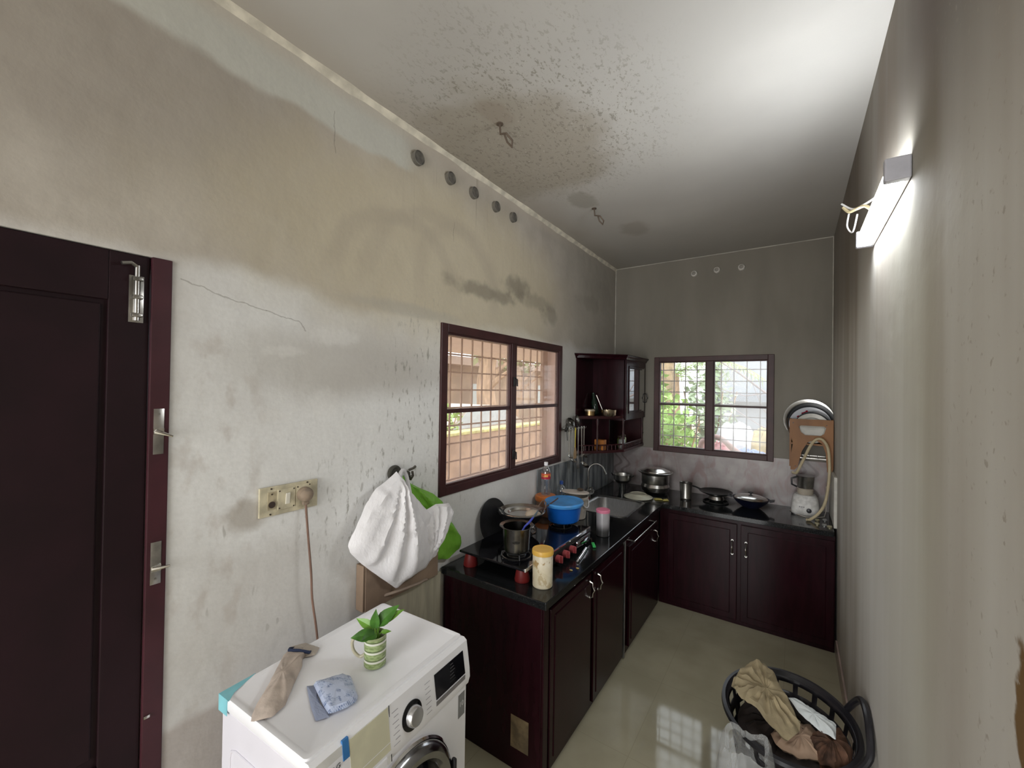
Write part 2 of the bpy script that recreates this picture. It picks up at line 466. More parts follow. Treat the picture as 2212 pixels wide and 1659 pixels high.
def ceiling_mat():
    n = NB('damp_ceiling_plaster', .85, spec=.2)
    X, Y, Z = n.sep()
    c = n.mix(n.ramp(n.noise(1.3, 4), .3, .7), (.50, .49, .47), (.57, .56, .535))
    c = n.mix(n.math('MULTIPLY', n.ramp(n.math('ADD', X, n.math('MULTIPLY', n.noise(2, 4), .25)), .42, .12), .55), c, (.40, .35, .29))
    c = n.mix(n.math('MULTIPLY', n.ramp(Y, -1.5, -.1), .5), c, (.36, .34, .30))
    stain = n.blob((.30, -2.28, 2.959), (.44, .50, 1), .45, .40, 6)
    inner = n.blob((.42, -2.20, 2.959), (.34, .38, 1), .5, .4, 7)
    c = n.mix(n.math('MULTIPLY', stain, .7), c, (.36, .325, .265))
    c = n.mix(n.math('MULTIPLY', inner, .25), c, (.42, .38, .32))
    halo = n.blob((.45, -2.35, 2.959), (.58, .62, 1), .8, .3, 6)
    sp = n.ramp(n.noise(60, 3, n.mapping((1.3, .7, 1)), .65), .55, .63)
    c = n.mix(n.math('MULTIPLY', n.math('MULTIPLY', sp, halo), .75), c, (.27, .25, .21))
    sp2 = n.ramp(n.noise(95, 2), .70, .74)
    c = n.mix(n.math('MULTIPLY', n.math('MULTIPLY', sp2, inner), .8), c, (.85, .83, .78))
    c = n.mix(n.math('MULTIPLY', n.blob((.365, -1.60, 2.959), (.075, .13, 1), .5, .5, 15), .55), c, (.30, .28, .24))
    c = n.mix(n.math('MULTIPLY', n.blob((.50, -.96, 2.959), (.10, .14, 1), .7, .4, 12), .45), c, (.30, .26, .22))
    c = n.mix(n.math('MULTIPLY', n.blob((.40, -2.60, 2.959), (.06, .10, 1), .7, .4, 16), .5), c, (.33, .28, .23))
    n.color(c); n.bump(n.noise(12, 5), .12, .01)
    return n.m

def floor_mat():
    n = NB('polished_beige_tile', .09, spec=.4)
    X, Y, Z = n.sep()
    c = n.mix(n.ramp(n.noise(3, 5), .3, .7), (.35, .32, .225), (.43, .395, .285))
    gx = n.math('ABSOLUTE', n.math('SUBTRACT', n.math('FRACT', n.math('DIVIDE', n.math('ADD', X, 5.13), .6)), .5))
    gy = n.math('ABSOLUTE', n.math('SUBTRACT', n.math('FRACT', n.math('DIVIDE', n.math('ADD', Y, 12.3), .6)), .5))
    g = n.ramp(n.math('MAXIMUM', gx, gy), .4975, .4985)
    c = n.mix(n.math('MULTIPLY', g, .35), c, (.20, .18, .13))
    c = n.mix(n.ramp(n.noise(24, 2), .76, .79, 0, .6), c, (.15, .12, .08))
    n.color(c)
    n.setin(n.b.inputs['Roughness'], n.ramp(n.noise(5, 4), .2, .8, .04, .08))
    return n.m

# ------------------------------------------------------------------ the room
T = .22
YR = -6.4
WIN1 = (-2.5086, -1.1686, 1.1714, 2.0718)
HOLE_Y1 = -1.045                            # the outer wall opening is wider than the window frame   # y0 y1 z0 z1 on left wall
WIN2 = (.3986, 1.3726, 1.1627, 2.0522)      # x0 x1 z0 z1 on back wall
DOORY0, DOORY1, DOORZ = -4.62, -3.623, 2.095
wl = MB()
wl.box((-T, YR, 0), (0, DOORY0, H)); wl.box((-T, DOORY0, DOORZ), (0, DOORY1, H)); wl.box((-T, DOORY1, 0), (0, WIN1[0], H))
wl.box((-T, WIN1[0], 0), (0, HOLE_Y1, WIN1[2])); wl.box((-T, WIN1[0], WIN1[3]), (0, HOLE_Y1, H)); wl.box((-T, HOLE_Y1, 0), (0, T, H)); wl.box((-.03, WIN1[1], WIN1[2]), (0, HOLE_Y1, WIN1[3]))
struct('wall_left', wl, wall_left_mat())
wb = MB()
wb.box((0, 0, 0), (WIN2[0], T, H)); wb.box((WIN2[1], 0, 0), (W, T, H))
wb.box((WIN2[0], 0, 0), (WIN2[1], T, WIN2[2])); wb.box((WIN2[0], 0, WIN2[3]), (WIN2[1], T, H))
struct('wall_back', wb, wall_back_mat())
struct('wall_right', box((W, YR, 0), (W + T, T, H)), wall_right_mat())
PLAIN = pm('plain_plaster', (.60, .58, .54), .85, var=.06, scale=3, bump=.1)
wr = MB(); wr.box((-T, YR - T, 0), (.15, YR, H)); wr.box((1.65, YR - T, 0), (W + T, YR, H)); wr.box((.15, YR - T, 2.4), (1.65, YR, H))
struct('wall_rear', wr, PLAIN)
struct('floor', box((-T, YR - T, -.12), (W + T, T, 0)), floor_mat())
struct('ceiling', box((-T, YR - T, H), (W + T, T, H + .12)), ceiling_mat())
# rough plaster fillet along the left wall and ceiling, slight ridges in the other corners
fil = MB()
prev = None
N = 90
for i in range(N + 1):
    y = YR + (0 - YR) * i / N
    w_ = .016 + .006 * mnoise.noise(Vector((y * 5, 0, 0))) + .004 * mnoise.noise(Vector((y * 23, 3, 0)))
    ring = [fil.bm.verts.new(p) for p in ((-.002, y, H - w_ * 1.7), (w_ * .55, y, H - w_ * .9), (w_ * 1.1, y, H + .002))]
    if prev:
        for a in range(2): fil.bm.faces.new((prev[a], prev[a + 1], ring[a + 1], ring[a]))
    prev = ring
struct('trim_1', fil, pm('pale_plaster_fillet', (.66, .62, .52), .85, var=.2, scale=14, bump=.2), smooth=True)
c_ = MB(); c_.tube([(.001, -.001, 1.18), (.001, -.001, H)], .007, 6); c_.tube([(0, -.001, H - .001), (W, -.001, H - .001)], .006, 6)
c_.tube([(W - .001, -.001, 1.2), (W - .001, -.001, H)], .005, 6)
struct('trim_2', c_, pm('corner_plaster_bead', (.46, .44, .39), .85, var=.15), smooth=True)

# splash back tiles
def tile_left_mat():
    n = NB('grey_streaked_tile', .25)
    st = n.noise(1, 5, n.mapping((1, 16, 2.2)), .6)
    c = n.mix(n.ramp(st, .35, .68), (.08, .092, .105), (.31, .33, .34))
    n.color(c); return n.m
def tile_back_mat():
    n = NB('pink_leaf_pattern_tile', .28)
    X, Y, Z = n.sep()
    c = n.mix(n.ramp(n.noise(7, 4), .35, .65), (.27, .235, .23), (.37, .335, .33))
    c = n.mix(n.ramp(n.noise(1, 4, n.mapping((9, 1, 4.5), (0, .35, 0)), .5, 1.2), .50, .66, 0, .55), c, (.22, .12, .12))
    s1 = n.math('SINE', n.math('ADD', n.math('MULTIPLY', Z, 38), n.math('MULTIPLY', X, 6)))
    for ph in (.05, .13, 1.55, 1.63):
        d = n.math('SUBTRACT', n.math('SUBTRACT', X, ph), n.math('MULTIPLY', s1, .035 if int(ph * 100) % 2 else -.035))
        c = n.mix(n.math('MULTIPLY', n.band(d, 0, .006, .014), .55), c, (.09, .055, .06))
    g = n.ramp(n.math('ABSOLUTE', n.math('SUBTRACT', n.math('FRACT', n.math('DIVIDE', n.math('ADD', X, .03), .3)), .5)), .495, .498)
    c = n.mix(n.math('MULTIPLY', g, .4), c, (.12, .11, .10))
    n.color(c); return n.m
ZT = .812
tl = MB(); tl.box((0, -1.52, ZT), (.010, -.012, 1.155)); struct('trim_3', tl, tile_left_mat())
tb = MB(); tb.box((0, -.012, ZT), (WIN2[0] - .002, 0, 1.185)); tb.box((WIN2[0] - .002, -.012, ZT), (WIN2[1] + .002, 0, WIN2[2] - .003)); tb.box((WIN2[1] + .002, -.012, ZT), (W, 0, 1.195))
struct('trim_4', tb, tile_back_mat())
struct('trim_5', box((W - .018, -.47, ZT), (W, -.012, 1.16), .002), pm('white_edge_strip', (.55, .53, .48), .5))
struct('baseboard_right', box((W - .010, YR, 0), (W, -.56, .10), .002), pm('pink_skirting_tile', (.42, .33, .29), .3, var=.15, scale=8))

# ------------------------------------------------------------------ windows
PEACH = pm('peach_painted_reveal', (.80, .64, .58), .75, var=.08, scale=12)
GRILLE = pm('painted_iron_grille', (.36, .25, .18), .6, var=.15, scale=20)
def window_left():
    y0, y1, z0, z1 = WIN1
    root = sempty('window_1', (0, (y0 + y1) / 2, z0))
    oy, oz = (y0 + y1) / 2, z0
    def L(a, b): return ((a[0], a[1] - oy, a[2] - oz), (b[0], b[1] - oy, b[2] - oz))
    fr = MB(); w_ = .046
    for a, b in (((-.030, y0, z0), (.012, y0 + w_, z1)), ((-.030, y1 - w_, z0), (.012, y1, z1)), ((-.030, y0 + w_, z0), (.012, y1 - w_, z0 + w_)), ((-.030, y0 + w_, z1 - w_), (.012, y1 - w_, z1)),
                 ((-.030, (y0 + y1) / 2 - .028, z0 + w_), (.012, (y0 + y1) / 2 + .028, z1 - w_))):
        fr.box(*L(a, b), .003)
    fr.build('window_frame', WINWOOD, root, False)
    mid = (y0 + y1) / 2
    for ya, yb in ((y0 + w_, mid - .028), (mid + .028, y1 - w_)):
        sh = MB(); s_ = .010
        for a, b in (((-.024, ya, z0 + w_), (.004, ya + s_, z1 - w_)), ((-.024, yb - s_, z0 + w_), (.004, yb, z1 - w_)), ((-.024, ya + s_, z0 + w_), (.004, yb - s_, z0 + w_ + s_)), ((-.024, ya + s_, z1 - w_ - s_), (.004, yb - s_, z1 - w_)),
                     ((-.024, ya + s_, 1.600), (.004, yb - s_, 1.622))):
            sh.box(*L(a, b), .002)
        so = sh.build('sash', WINWOOD, root, False)
        for za, zb in ((z0 + w_ + s_, 1.600), (1.622, z1 - w_ - s_)):
            g = box(*L((-.012, ya + s_, za), (-.009, yb - s_, zb)))
            g.build('pane', glass_thin('hazy_window_glass', (.97, .96, .95), .03, (.95, .76, .66), .13), so, False)
    lt = MB()
    for zc in (1.78, 1.31):
        lt.box(*L((.008, mid - .012, zc - .03), (.020, mid + .010, zc + .03)), .003)
        lt.tube([(.018, mid - oy, zc + .02 - oz), (.034, mid - oy, zc + .015 - oz), (.036, mid - oy, zc - .03 - oz)], .005, 8)
    lt.build('latch', BLACKIRON, root)
    # iron grille
    g = MB(); xg = -.20
    gy = -2.316
    while gy < -1.15:
        g.box(*L((xg - .004, gy - .0045, z0), (xg + .004, gy + .0045, z1))); gy += .1015
    gz = 1.175 + .004
    while gz < z1:
        g.box(*L((xg - .010, y0, gz - .0045), (xg - .002, HOLE_Y1, gz + .0045))); gz += .1085
    g.box(*L((xg - .012, -1.125, z0), (xg + .012, HOLE_Y1 - .004, z1)))
    g.build('grille', GRILLE, root, False)
    rv = MB(); e = .006
    rv.box(*L((-T - .004, y0, z0 - e), (-.030, HOLE_Y1, z0 + .004))); rv.box(*L((-T - .004, y0, z1 - .004), (-.030, HOLE_Y1, z1 + e)))
    rv.box(*L((-T - .004, y0 - e, z0), (-.030, y0 + .004, z1))); rv.box(*L((-T - .004, HOLE_Y1 - .004, z0), (-.034, HOLE_Y1 + e, z1)))
    rv.box(*L((-.036, y1, z0), (-.0305, HOLE_Y1, z1)))
    rv.build('reveal', PEACH, root, False)
window_left()
def window_back():
    x0, x1, z0, z1 = WIN2
    root = sempty('window_2', ((x0 + x1) / 2, 0, z0)); ox, oz = (x0 + x1) / 2, z0
    def L(a, b): return ((a[0] - ox, a[1], a[2] - oz), (b[0] - ox, b[1], b[2] - oz))
    fr = MB(); w_ = .045; mid = (x0 + x1) / 2
    for a, b in (((x0, -.012, z0), (x0 + w_, .075, z1)), ((x1 - w_, -.012, z0), (x1, .075, z1)), ((x0 + w_, -.012, z0), (x1 - w_, .075, z0 + w_)), ((x0 + w_, -.012, z1 - w_), (x1 - w_, .075, z1)),
                 ((mid - .030, -.012, z0 + w_), (mid + .030, .075, z1 - w_))):
        fr.box(*L(a, b), .003)
    fr.build('window_frame', WINWOOD, root, False)
    for xa, xb in ((x0 + w_, mid - .030), (mid + .030, x1 - w_)):
        sh = MB(); s_ = .009
        for a, b in (((xa, -.004, z0 + w_), (xa + s_, .03, z1 - w_)), ((xb - s_, -.004, z0 + w_), (xb, .03, z1 - w_)), ((xa + s_, -.004, z0 + w_), (xb - s_, .03, z0 + w_ + s_)), ((xa + s_, -.004, z1 - w_ - s_), (xb - s_, .03, z1 - w_)),
                     ((xa + s_, -.004, 1.598), (xb - s_, .03, 1.616))):
            sh.box(*L(a, b), .002)
        so = sh.build('sash', WINWOOD, root, False)
        for za, zb in ((z0 + w_ + s_, 1.598), (1.616, z1 - w_ - s_)):
            box(*L((xa + s_, .010, za), (xb - s_, .013, zb))).build('pane', glass_thin('clear_window_glass', (.98, .98, .97), .03, (.9, .9, .9), .03), so, False)
    g = MB(); yg = .10; gx = x0 + .058
    while gx < x1 - .01:
        g.box(*L((gx - .004, yg - .004, z0), (gx + .004, yg + .004, z1))); gx += .1015
    gz = z0 + .035
    while gz < z1:
        g.box(*L((x0, yg + .001, gz - .004), (x1, yg + .009, gz + .004))); gz += .105
    g.build('grille', pm('grey_iron_grille', (.33, .29, .27), .6), root, False)
    rv = MB(); e = .006
    rv.box(*L((x0, .075, z0 - e), (x1, T + .004, z0 + .004))); rv.box(*L((x0, .075, z1 - .004), (x1, T + .004, z1 + e)))
    rv.box(*L((x0 - e, .075, z0), (x0 + .004, T + .004, z1))); rv.box(*L((x1 - .004, .075, z0), (x1 + e, T + .004, z1)))
    rv.build('reveal', pm('white_painted_reveal', (.75, .72, .70), .75), root, False)
window_back()

# ------------------------------------------------------------------ door on the left wall
dr = sempty('door_1', (0, DOORY1, 0))
def D(a, b): return ((a[0], a[1] - DOORY1, a[2]), (b[0], b[1] - DOORY1, b[2]))
f_ = MB()
f_.box(*D((-.12, DOORY1 - .046, 0), (.006, DOORY1, DOORZ)), .002); f_.box(*D((-.12, DOORY0, 0), (.006, DOORY0 + .046, DOORZ)), .002)
f_.build('door_frame', MAROON_D, dr, False)
lf = MB(); ya, yb = DOORY0 + .048, DOORY1 - .048; st = .085; za, zb = .01, DOORZ - .002
lf.box(*D((-.045, ya, za), (-.006, ya + st, zb)), .002); lf.box(*D((-.045, yb - st, za), (-.006, yb, zb)), .002)
for z0_, z1_ in ((1.96, zb), (.55, .72), (za, .2)): lf.box(*D((-.045, ya + st, z0_), (-.006, yb - st, z1_)), .002)
lf.box(*D((-.038, ya + st, .2), (-.016, yb - st, 1.96)))
lf.box(*D((-.018, ya + st + .012, .745), (-.010, yb - st - .012, 1.948)), .004)
leaf = lf.build('door_leaf', MAROON_DOOR, dr, False)
tb_ = MB()
tb_.box(*D((-.006, -3.716, 1.905), (-.002, -3.684, 2.035)), .001)
tb_.cyl((.004, -3.700 - DOORY1, 1.91), (.004, -3.700 - DOORY1, 2.062), .0065)
for z_ in (1.925, 1.975, 2.025): tb_.box(*D((-.004, -3.712, z_ - .006), (.013, -3.688, z_ + .006)), .003)
tb_.tube([(.004, -3.70 - DOORY1, 2.058), (.010, -3.715 - DOORY1, 2.066), (.012, -3.735 - DOORY1, 2.06)], .005)
tb_.build('tower_bolt', STEEL_D, leaf)
for z0_, z1_, zt, dz in ((1.535, 1.665, 1.60, -.015), (1.165, 1.285, 1.21, .004)):
    p_ = box(*D((.006, DOORY1 - .036, z0_), (.0075, DOORY1 - .012, z1_)), .0005)
    for q in (z0_ + .015, z1_ - .015): p_.cyl((.007, DOORY1 - .024 - DOORY1, q), (.0085, -.024, q), .003, 10)
    pl = p_.build('strike_plate', STEEL_D, dr)
    t_ = MB(); t_.box(*D((.007, DOORY1 - .036, zt - .009), (.009, DOORY1 - .012, zt + .009)))
    t_.tube([(.008, -.030, zt), (.018, -.016, zt + dz * .4), (.026, .004, zt + dz)], .004, 8, rs=[.007, .005, .003])
    t_.build('bolt_tongue', STEEL, pl)
hc = box(*D((.004, DOORY1 - .044, .795), (.012, DOORY1 - .030, .803)), .001); hc.build('hook', STEEL, dr)

# ------------------------------------------------------------------ kitchen counter
y1c, xf, yb2 = -2.487, .631, -.563
sl = MB()
SX0, SX1, SY0, SY1 = .115, .50, -1.12, -.62
zt0, zt1 = ZT - .035, ZT
sl.box((.011, y1c, zt0), (xf, SY0, zt1), .004)
sl.box((.011, SY0, zt0), (SX0, SY1, zt1)); sl.box((SX1, SY0, zt0), (xf, SY1, zt1), .003)
sl.box((.011, SY1, zt0), (xf, yb2, zt1), .003); sl.box((.011, yb2, zt0), (W - .019, -.013, zt1), .003)
ct = sl.build('countertop', GRANITE, None, False)
tag(ct, 'L-shaped black granite worktop on the maroon base cabinets', 'countertop')
sk = thing('kitchen_sink', 'stainless steel sink basin set into the black worktop below the left window corner', 'sink', ((SX0 + SX1) / 2, (SY0 + SY1) / 2, ZT))
def rrect(hx, hy, r, n=6):
    P = []
    for cx, cy, a0 in ((hx - r, hy - r, 0), (-hx + r, hy - r, 90), (-hx + r, -hy + r, 180), (hx - r, -hy + r, 270)):
        for k in range(n + 1):
            a = math.radians(a0 + 90 * k / n); P.append((cx + r * math.cos(a), cy + r * math.sin(a)))
    return P
def loops(mb, L):
    R = [[mb.bm.verts.new(p) for p in l] for l in L]
    for A, B in zip(R, R[1:]):
        m = len(A)
        for k in range(m): mb.bm.faces.new((A[k], A[(k + 1) % m], B[(k + 1) % m], B[k]))
    return R
hx, hy = (SX1 - SX0) / 2, (SY1 - SY0) / 2
m_ = MB()
R = loops(m_, [[(x, y, z) for x, y in rrect(hx + e, hy + e, .06)] for e, z in ((.012, .0005), (.012, .004), (-.002, .003), (-.012, -.006), (-.022, -.13), (-.035, -.155))])
m_.bm.faces.new(R[-1])
m_.build('basin', BRUSHED, sk)
MB().lathe([(0, .004), (.022, .004), (.03, .001)], (0, 0, -.156), 20).build('drain', STEEL, sk)

# base cabinets -----------------------------------------------------
def handle(mb, p, axis, L=.085, out=.026):
    """bow pull standing off along axis"""
    p = Vector(p); a = Vector(axis)
    pts = [p + Vector((0, 0, L / 2)), p + a * out * .7 + Vector((0, 0, L * .42)), p + a * out * .75 + Vector((0, 0, L * .2)), p + a * out * 1.1, p + a * out * .75 - Vector((0, 0, L * .2)), p + a * out * .7 - Vector((0, 0, L * .42)), p - Vector((0, 0, L / 2))]
    mb.tube(pts, .004, 8, rs=[.005, .0045, .003, .005, .003, .0045, .005])
    for s_ in (1, -1): mb.cyl(p + Vector((0, 0, s_ * L / 2)), p + a * .004 + Vector((0, 0, s_ * L / 2)), .008, 12)
    return mb
def door_panel(mb, a, b, axis, inset=.035):
    """framed door front between corners a (low) and b (high) on a plane; axis 0: faces +x, axis 1: faces -y"""
    if axis == 0:
        x0, y0, z0 = a; x1, y1, z1 = b
        mb.box((x0, y0, z0), (x1, y1, z1), .003)
        mb.box((x1 - .002, y0 + inset, z0 + inset), (x1 + .004, y1 - inset, z1 - inset), .004)
    else:
        x0, y0, z0 = a; x1, y1, z1 = b
        mb.box((x0, y0, z0), (x1, y1, z1), .003)
        mb.box((x0 + inset, y0 - .004, z0 + inset), (x1 - inset, y0 + .002, z1 - inset), .004)
    return mb
XD = .60
zc = ZT - .036
c1 = thing('base_cabinet', 'dark maroon base cabinet at the near end of the worktop with a bare end panel', 'cabinet', (XD / 2, -1.94, 0))
def P1(y): return y + 1.94
cx = XD / 2
MB().box((.012 - cx, P1(y1c + .02), .0), (XD - cx, P1(-1.375), zc), .003).build('carcass', MAROON, c1, False)
for ya, yb, hy_ in ((y1c + .075, -1.965, -2.0), (-1.925, -1.455, -1.89)):
    d_ = door_panel(MB(), (XD - cx, P1(ya), .035), (XD + .016 - cx, P1(yb), zc - .03), 0).build('door', MAROON, c1, False)
    handle(MB(), (XD + .02 - cx, P1(hy_), .68), (1, 0, 0)).build('handle', STEEL, d_)
MB().box((XD - cx, P1(y1c + .02), 0), (XD + .012 - cx, P1(y1c + .065), zc), .003).build('corner_post', MAROON, c1, False)
MB().box((XD - cx, P1(-1.425), .01), (XD + .018 - cx, P1(-1.418), zc - .01), .001).build('edge_strip', pm('aluminium_edging', (.35, .35, .33), .4, 1), c1, False)
st_ = box((.445 - cx, P1(y1c + .0185), .10), (.54 - cx, P1(y1c + .020), .245)).build('sticker', pm('torn_paper_label', (.16, .115, .06), .8, var=.45, scale=16), c1, False)
st_['label'] = 'torn brown paper label'
c2 = thing('base_cabinet', 'dark maroon sink cabinet with a steel rail below the worktop edge', 'cabinet', (XD / 2, -.96, 0))
def P2(y): return y + .96
MB().box((.012 - cx, P2(-1.373), 0), (XD - cx, P2(-.562), .645), .003).build('carcass', MAROON, c2, False)
MB().box((XD - .03 - cx, P2(-1.373), .645), (XD - cx, P2(-.562), zc), .002).build('apron', MAROON, c2, False)
d_ = door_panel(MB(), (XD - cx, P2(-1.33), .035), (XD + .016 - cx, P2(-.70), zc - .08), 0).build('door', MAROON, c2, False)
handle(MB(), (XD + .02 - cx, P2(-.75), .605), (1, 0, 0)).build('handle', STEEL, d_)
rl = MB(); rl.cyl((XD + .035 - cx, P2(-1.30), .725), (XD + .035 - cx, P2(-.77), .725), .006, 12)
for y_ in (-1.29, -.78): rl.cyl((XD - .001 - cx, P2(y_), .725), (XD + .035 - cx, P2(y_), .725), .005, 10)
rl.build('rail', STEEL, c2)
YD = -.535
c3 = thing('base_cabinet', 'dark maroon base cabinet under the back window with two wide doors', 'cabinet', (1.2, -.27, 0))
MB().box((XD + .002 - 1.2, YD + .27, 0), (W - .012 - 1.2, -.013 + .27, zc), .003).build('carcass', MAROON, c3, False)
for xa, xb, hx_ in ((.67, 1.165, 1.135), (1.19, 1.74, 1.225)):
    d_ = door_panel(MB(), (xa - 1.2, YD - .016 + .27, .035), (xb - 1.2, YD + .27, zc - .03), 1, .045).build('door', MAROON, c3, False)
    handle(MB(), (hx_ - 1.2, YD - .019 + .27, .575), (0, -1, 0), .10).build('handle', STEEL, d_)

# ------------------------------------------------------------------ corner wall cupboard and its open end shelf
GALL = pm('dark_turned_wood', (.035, .008, .010), .3, var=.25, scale=9)
GLASSB = glass_thin('cupboard_glass', (.80, .84, .88), .80)
wc = thing('wall_cupboard', 'dark maroon wall cupboard with glazed door and open end shelves in the corner', 'cupboard', (.0, -.45, 1.18))
def P(x, y, z): return (x - .0, y + .45, z - 1.18)
XC = .315
m_ = MB()
# carcass: back on left wall, top, bottom, partition, side at back wall
m_.box(P(.0, -.572, 1.47), P(XC - .018, -.556, 2.02)); m_.box(P(.0, -.556, 1.47), P(XC - .018, -.005, 1.49)); m_.box(P(0, -.556, 2.0), P(XC - .018, -.005, 2.02))
m_.box(P(.0, -.018, 1.49), P(XC - .018, -.004, 2.0)); m_.box(P(.001, -.9, 1.18), P(.012, -.56, 2.02)); m_.box(P(.001, -.556, 1.49), P(.008, -.018, 2.0))
m_.box(P(.001, -.556, 1.18), P(.010, -.018, 1.47)); m_.box(P(.001, -.575, 1.222), P(.17, -.560, 1.47))
m_.build('carcass', MAROON, wc, False)
def qshelf(z, th, r=.33, mb=None, x1=XC - .02):
    mb = mb or MB()
    poly = [(.012, -.905)]
    for k in range(9):
        t = k / 8
        x = .03 + (x1 - .03) * t; y = -.9 + .335 * t - .035 * math.sin(PI * t)
        poly.append((x, y))
    poly += [(x1, -.56), (.012, -.56)]
    return mb.prism([(x, y + .45) for x, y in poly], lambda u, v, h: (u, v, h), z - 1.18, z + th - 1.18)
m_ = MB(); qshelf(2.0, .02, mb=m_); m_.build('top_board', MAROON, wc, False)
for z_ in (1.49, 1.20):
    m_ = MB(); qshelf(z_, .022, mb=m_); s_ = m_.build('end_shelf', GALL, wc, False)
# gallery rails with little spindles on the open shelves and below the door
def gallery(pts, z, name, parent, h=.045):
    m_ = MB(); m_.tube([P(x, y, z + h) for x, y in pts], .006, 8)
    for (xa, ya), (xb, yb) in zip(pts, pts[1:]):
        L = math.hypot(xb - xa, yb - ya); k = max(1, int(L / .028))
        for i in range(k):
            t = i / k; x = xa + (xb - xa) * t; y = ya + (yb - ya) * t
            m_.lathe([(.0035, 0), (.0055, h * .3), (.003, h * .5), (.0055, h * .7), (.0035, h)], P(x, y, z), 8)
    return m_.build(name, GALL, parent)
arc = [(.03 + (XC - .05) * t, -.895 + .335 * t - .03 * math.sin(PI * t)) for t in [k / 6 for k in range(7)]]
gallery(arc, 1.222, 'gallery_rail', wc)
gallery([(XC - .02, -.545), (XC - .02, -.03)], 1.222, 'gallery_rail', wc)
box(P(.001, -.556, 1.20), P(XC - .012, -.005, 1.222)).build('lower_shelf', GALL, wc, False)
box(P(.0, -.02, 1.222), P(XC - .02, -.004, 1.47)).build('side_board', GALL, wc, False)
for x_, y_ in ((XC - .022, -.566), (.15, -.79), (XC - .022, -.03)):
    MB().lathe([(.008, 0), (.010, .02), (.006, .06), (.009, .13), (.006, .2), (.010, .245), (.008, .268)], P(x_, y_, 1.222), 12).build('post', GALL, wc)
# crown moulding following the front
def crown():
    m_ = MB()
    prof = [(0, 0), (.006, .004), (.012, .016), (.026, .030), (.030, .036), (.030, .042), (0, .042)]
    path = [((0.0, -.905), (-.0, -1)), ((XC - .02, -.585), (.55, -.83)), ((XC, -.56), (.8, -.55)), ((XC, -.03), (1, 0))]
    path = [((0.0, -.905), (-.15, -1)), ((XC - .0, -.575), (.75, -.75)), ((XC, -.005), (1, 0))]
    R = []
    for (x, y), (nx, ny) in path:
        R.append([m_.bm.verts.new(P(max(.001, x + nx * o) if y < -.8 else x + nx * o, y + ny * o, 1.995 + z)) for o, z in prof])
    for A, B in zip(R, R[1:]):
        for k in range(len(prof) - 1): m_.bm.faces.new((A[k], A[k + 1], B[k + 1], B[k]))
    # lid
    m_.bm.faces.new([R[0][-2], R[1][-2], R[2][-2], m_.bm.verts.new(P(0.001, -.005, 2.037))])
    return m_.build('crown_moulding', MAROON, wc, False)
crown()
dm = MB(); fw_ = .055
ya, yb, za, zb = -.556, -.008, 1.475, 2.0
dm.box(P(XC - .018, ya, za), P(XC, ya + fw_, zb), .003); dm.box(P(XC - .018, yb - fw_, za), P(XC, yb, zb), .003)
dm.box(P(XC - .018, ya + fw_, za), P(XC, yb - fw_, za + fw_), .003); dm.box(P(XC - .018, ya + fw_, zb - fw_), P(XC, yb - fw_, zb), .003)
for e, h in ((.0, .006), (.012, .003)):
    a, b, c, d = ya + fw_ + e, yb - fw_ - e, za + fw_ + e, zb - fw_ - e
    for q0, q1 in (((a, c), (a + .01, d)), ((b - .01, c), (b, d)), ((a, c), (b, c + .01)), ((a, d - .01), (b, d))):
        dm.box(P(XC - .006, q0[0], q0[1]), P(XC + h, q1[0], q1[1]), .001)
dd = dm.build('cupboard_door', MAROON, wc, False)
box(P(XC - .008, ya + fw_, za + fw_), P(XC - .005, yb - fw_, zb - fw_), 0, Matrix.Rotation(math.radians(-3), 3, 'Z')).build('pane', GLASSB, dd, False)
handle(MB(), P(XC + .004, yb - .04, 1.66), (1, 0, 0), .09).build('handle', BLACKIRON, dd)
gl = MB(); gl.box(P(.015, -.55, 1.49), P(XC - .03, -.52, 1.492)); 

# ------------------------------------------------------------------ things on the cupboard shelves
BRASS = pm('dull_brass', (.40, .28, .14), .35, 1, var=.2, scale=20)
DARKGLASS = pm('dark_green_bottle_glass', (.015, .03, .02), .08, var=.2)
def pot(name, label, cat, loc, prof, mat, extra=None, group=None, n=32):
    t = thing(name, label, cat, loc, group=group)
    MB().lathe(prof, (0, 0, 0), n).build('body', mat, t)
    return t
t = pot('brass_tin', 'small brass tin with pale lid on the cupboard end shelf', 'tin', (.075, -.775, 1.5125), [(0, 0), (.038, 0), (.042, .004), (.042, .045), (0, .045)], BRASS)
MB().lathe([(.044, .040), (.044, .052), (.04, .055), (0, .055)]).build('lid', pm('pale_tin_lid', (.5, .44, .33), .4, .5), t)
t = pot('steel_bowl', 'wide shallow steel bowl on the cupboard end shelf behind the brass tin', 'bowl', (.198, -.68, 1.5125), [(0, 0), (.06, 0), (.068, .01), (.072, .052), (.074, .054), (.068, .05), (.062, .012), (0, .008)], pm('tarnished_steel', (.42, .36, .26), .25, 1, var=.25))
t = thing('glass_bottle', 'slim dark green glass bottle leaning inside the cupboard end shelf', 'bottle', (.065, -.62, 1.513))
MB().lathe([(0, 0), (.024, 0), (.026, .006), (.026, .11), (.012, .15), (.010, .19), (.012, .192), (0, .192)], (0, 0, .004), 24, Matrix.Rotation(math.radians(-9), 3, 'Y')).build('body', DARKGLASS, t)
t = thing('steel_spatula', 'bright steel spatula standing on end in the steel bowl on the cupboard shelf', 'spatula', (.14, -.73, 1.523))
m_ = MB(); m_.tube([(.03, .04, 0), (-.01, .03, .10), (-.035, .02, .165)], .003, 8, rs=[.003, .004, .006]); m_.build('handle', STEEL, t)
t = thing('spice_box', 'orange box on the lowest cupboard end shelf', 'box', (.15, -.70, 1.2225))
box((-.05, -.03, 0), (.035, .03, .085), .002).build('body', pm('orange_card', (.40, .14, .02), .6, var=.2), t, False)
